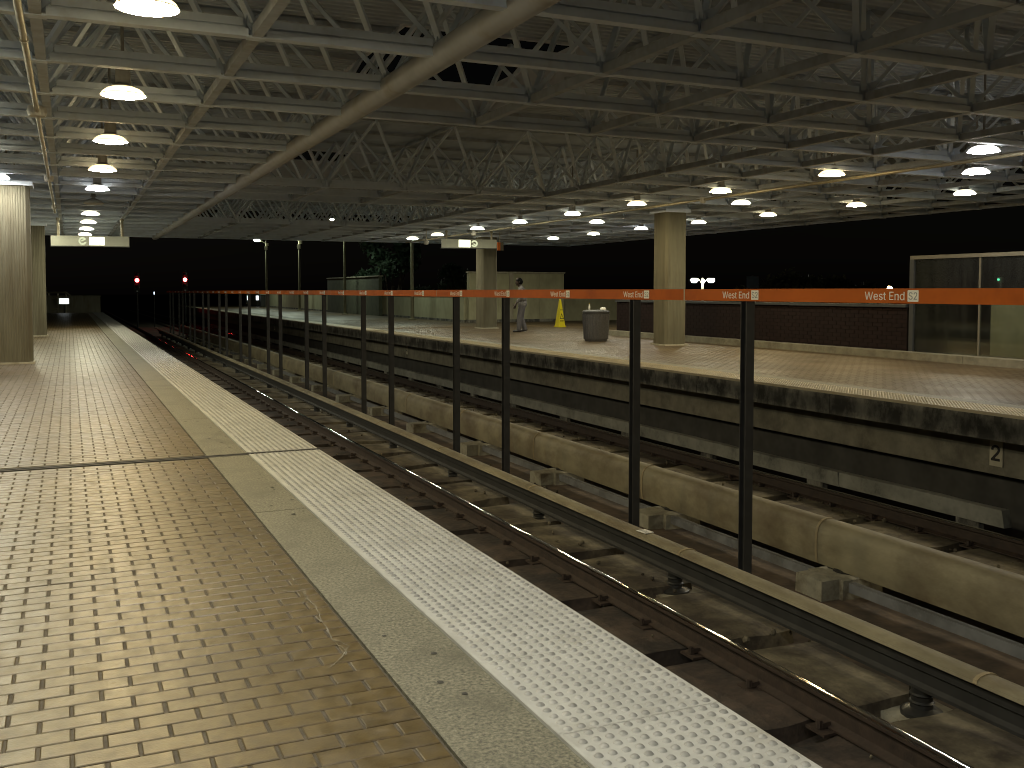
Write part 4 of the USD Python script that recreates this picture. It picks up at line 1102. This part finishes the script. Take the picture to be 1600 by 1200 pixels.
# nose, chin, ears, hands with fingers
face = np.array([0.205, 0, 1.575]); body += [(((0.20, 0, 1.60), 0.014), ((0.222, 0, 1.575), 0.013)), (((0.17, 0, 1.53), 0.032), ((0.12, 0, 1.55), 0.045))]
for s in (-1, 1): body.append((((0.10, s * 0.088, 1.60), 0.02), ((0.095, s * 0.094, 1.63), 0.018)))
for w_, d_ in ((wrL, np.array([0.35, -0.05, -0.9])), (wrR, np.array([0.25, 0.05, -0.95]))):
    w_ = np.array(w_); d_ = d_ / np.linalg.norm(d_); side = np.array([1, 0, 0]) - d_[0] * d_; side /= np.linalg.norm(side)
    palm = w_ + d_ * 0.075; body.append(((tuple(w_), 0.026), (tuple(palm), 0.033)))
    for q, ln in zip((-0.027, -0.009, 0.009, 0.027), (0.06, 0.075, 0.08, 0.068)):
        f0 = palm + side * q + d_ * 0.02; f1 = f0 + d_ * ln * 0.6; f2 = f1 + d_ * ln * 0.4 - np.array([0, np.sign(w_[1]) * 0.02, 0])
        body += [((tuple(f0), 0.0095), (tuple(f1), 0.009)), ((tuple(f1), 0.009), (tuple(f2), 0.008))]
    th0 = w_ + d_ * 0.04 + side * 0.03; th1 = th0 + d_ * 0.04 + side * 0.03
    body.append(((tuple(th0), 0.012), (tuple(th1), 0.01)))
bt = hullbones(body, 0.02, 8)
MB().mesh(bt).build('body', 'skin', o, smooth=True)
ht = hullbones([(((0.10, 0, 1.66), 0.103), ((0.07, 0, 1.62), 0.098))], 0.03, 4)
MB().mesh(ht).build('hair', 'hair', o, smooth=True)
sh = hullbones([((neck, 0.075), (chest, 0.145)), ((chest, 0.145), (belly, 0.145)), ((belly, 0.145), ((0, 0, 0.90), 0.15)), ((shL, 0.075), (chest, 0.12)), ((shR, 0.075), (chest, 0.12)), ((shL, 0.075), (elL, 0.066)), ((shR, 0.075), (elR, 0.066)), ((elL, 0.064), (tuple(np.array(elL) * 0.3 + np.array(wrL) * 0.7), 0.05)), ((elR, 0.064), (tuple(np.array(elR) * 0.3 + np.array(wrR) * 0.7), 0.05)), (((0.0, 0.1, 1.1), 0.13), ((0, -0.1, 1.1), 0.13)), (((0.0, 0.08, 0.9), 0.13), ((0, -0.08, 0.9), 0.13))], 0.03, 6)
MB().mesh(sh).build('shirt', 'shirt', o, smooth=True)
tr = hullbones([((hipL, 0.115), (kneL, 0.085)), ((hipR, 0.115), (kneR, 0.085)), ((kneL, 0.085), (ankL, 0.075)), ((kneR, 0.085), (ankR, 0.075)), ((hipL, 0.115), (hipR, 0.115))], 0.03, 5)
MB().mesh(tr).build('trousers', 'trousers', o, smooth=True)
for an, lift, t_ in ((ankL, 0.0, 0), (ankR, 0.035, -0.0)):
    s_ = hullbones([(((an[0] - 0.04, an[1], 0.045 + lift), 0.045), ((an[0] + 0.08, an[1], 0.042 + lift * 0.4), 0.042)), (((an[0] + 0.08, an[1], 0.042 + lift * 0.4), 0.042), ((an[0] + 0.17, an[1], 0.034), 0.034))], 0.02, 3)
    MB().mesh(s_).build('shoe', 'shoe', o, smooth=True)

# ================================================================== beyond: trees, car park lamps
def tree(x, y, H, R, mat, label, n=2600, seed=1, zb=-3.5, leaf=0.22):
    r_ = np.random.default_rng(seed)
    o = thing('tree', label, 'tree', (x, y, zb))
    tr = MB(); top = H * 0.62
    tr.tube([(0, 0, 0), (0.05, 0, top * 0.5), (0.1, 0.05, top)], (0.24, 0.18, 0.09), 8)
    centers = []
    for k in range(13):
        a = r_.uniform(0, 6.28); rr = R * math.sqrt(r_.uniform(0.05, 1)) * 0.8; z = H * r_.uniform(0.42, 0.92)
        rr *= 1.1 - 0.6 * max(0, (z / H - 0.55) / 0.45)
        c_ = np.array([rr * math.cos(a), rr * math.sin(a), z]); centers.append(c_)
        st = np.array([0.05, 0, H * r_.uniform(0.25, 0.5)])
        tr.tube([st, (st + c_) / 2 + (0, 0, 0.2), c_], (0.08, 0.05, 0.02), 6)
    tr.build('trunk', 'bark', o)
    V, F_ = [], []
    for k in range(n):
        c_ = centers[k % len(centers)]; d = r_.normal(0, 1, 3); d *= R * 0.30 / np.linalg.norm(d) * r_.uniform(0.35, 1.15)
        p_ = c_ + d * (1, 1, 0.7)
        u = r_.normal(0, 1, 3); u /= np.linalg.norm(u); w = np.cross(u, r_.normal(0, 1, 3)); w /= np.linalg.norm(w)
        s = leaf * r_.uniform(0.5, 1.2); b = len(V)
        V += [p_ - u * s, p_ + w * s * 0.45, p_ + u * s, p_ - w * s * 0.45]; F_.append((b, b + 1, b + 2, b + 3))
    MB().add(np.array(V), np.array(F_)).build('crown', mat, o)
c = at(612, 430, 60); tree(c[0], c[1], 8.3, 2.6, 'leaf_cool', 'dark green tree behind the tall wall block on the far platform', seed=4, n=3200)
c = at(690, 440, 62); tree(c[0], c[1], 7.0, 2.2, 'leaf_cool', 'small dark tree between two lamp posts behind the far platform', seed=6)
for n_, (px, D, H, R) in enumerate(((1245, 55, 6.6, 2.6), (1300, 58, 5.9, 2.4), (1350, 62, 5.6, 2.2), (1160, 66, 5.3, 1.6))):
    c = at(px, 440, D)
    tree(c[0], c[1], H, R, 'leaf_dull', ['tallest dim tree beyond the car park lamp', 'middle dim tree left of the glass screen', 'small dim tree closest to the glass screen', 'faint small tree beside the twin lamp'][n_], seed=20 + n_, n=1800)
# twin lot lamp
c0, c1 = at(1085, 437, 85), at(1111, 437, 85); mid = (c0 + c1) / 2
o = thing('lamp_post', 'twin headed street lamp shining beyond the far platform', 'lamp post', (mid[0], mid[1], -3.5), -YAW)
hl = mid[2] + 3.5; hw = np.linalg.norm(c1 - c0) / 2
MB().tube([(0, 0, 0), (0, 0, hl - 0.3)], 0.09, 8).build('pole', 'pole_metal', o)
for s in (-1, 1):
    MB().tube([(0, 0, hl - 0.4), (s * hw * 0.5, 0, hl + 0.05), (s * hw, 0, hl + 0.1)], 0.04, 6).build('arm', 'pole_metal', o)
    MB().lathe([(0.0, 0.24), (0.2, 0.2), (0.3, 0.08)], (s * hw, 0, hl), 12).build('head', 'pole_metal', o, smooth=40)
    MB().lathe([(0.29, 0.08), (0.32, 0.0), (0.26, -0.18), (0.12, -0.25), (0.001, -0.26)], (s * hw, 0, hl), 14).build('globe', 'lot_lamp', o, smooth=True)
MB().lathe([(0.05, 0.2), (0.13, 0.05), (0.13, -0.25), (0.05, -0.4)], (0, 0, hl - 0.05), 10).build('finial', 'galv', o, smooth=40)
for px, py, D, r_, lab in ((1034, 450.5, 95, 0.2, 'orange street lamp glow left of the right column'), (1390, 451, 90, 0.24, 'orange street lamp low above the band near the glass screen'), (1254, 440, 105, 0.06, 'tiny orange light among the dim trees'), (1300, 454, 100, 0.05, 'tiny amber light low among the dim trees')):
    c = at(px, py, D); o = thing('street_lamp', lab, 'street lamp', (c[0], c[1], -3.5), -YAW); h = c[2] + 3.5
    MB().tube([(0.0, 0.3, 0), (0.0, 0.3, h + 0.2), (0, 0, h + r_ + 0.05)], 0.06, 6).build('pole', 'dark_metal', o)
    MB().lathe([(0.001, r_), (r_ * 0.8, r_ * 0.6), (r_, 0), (r_ * 0.8, -r_ * 0.5), (0.001, -r_ * 0.7)], (0, 0, h), 12).build('globe', 'lot_orange', o, smooth=True)
# dim blue sign
c = at(1176, 441, 42); o = thing('road_sign', 'dim blue sign on a post beyond the dark red parapet', 'sign', (c[0], c[1], -3.5), -YAW); h = c[2] + 3.5
MB().tube([(0, 0.03, 0), (0, 0.03, h + 0.3)], 0.035, 6).build('post', 'dark_metal', o)
MB().box(-0.26, 0.26, -0.01, 0.0, h - 0.26, h + 0.26).build('board', 'blue_dim', o)
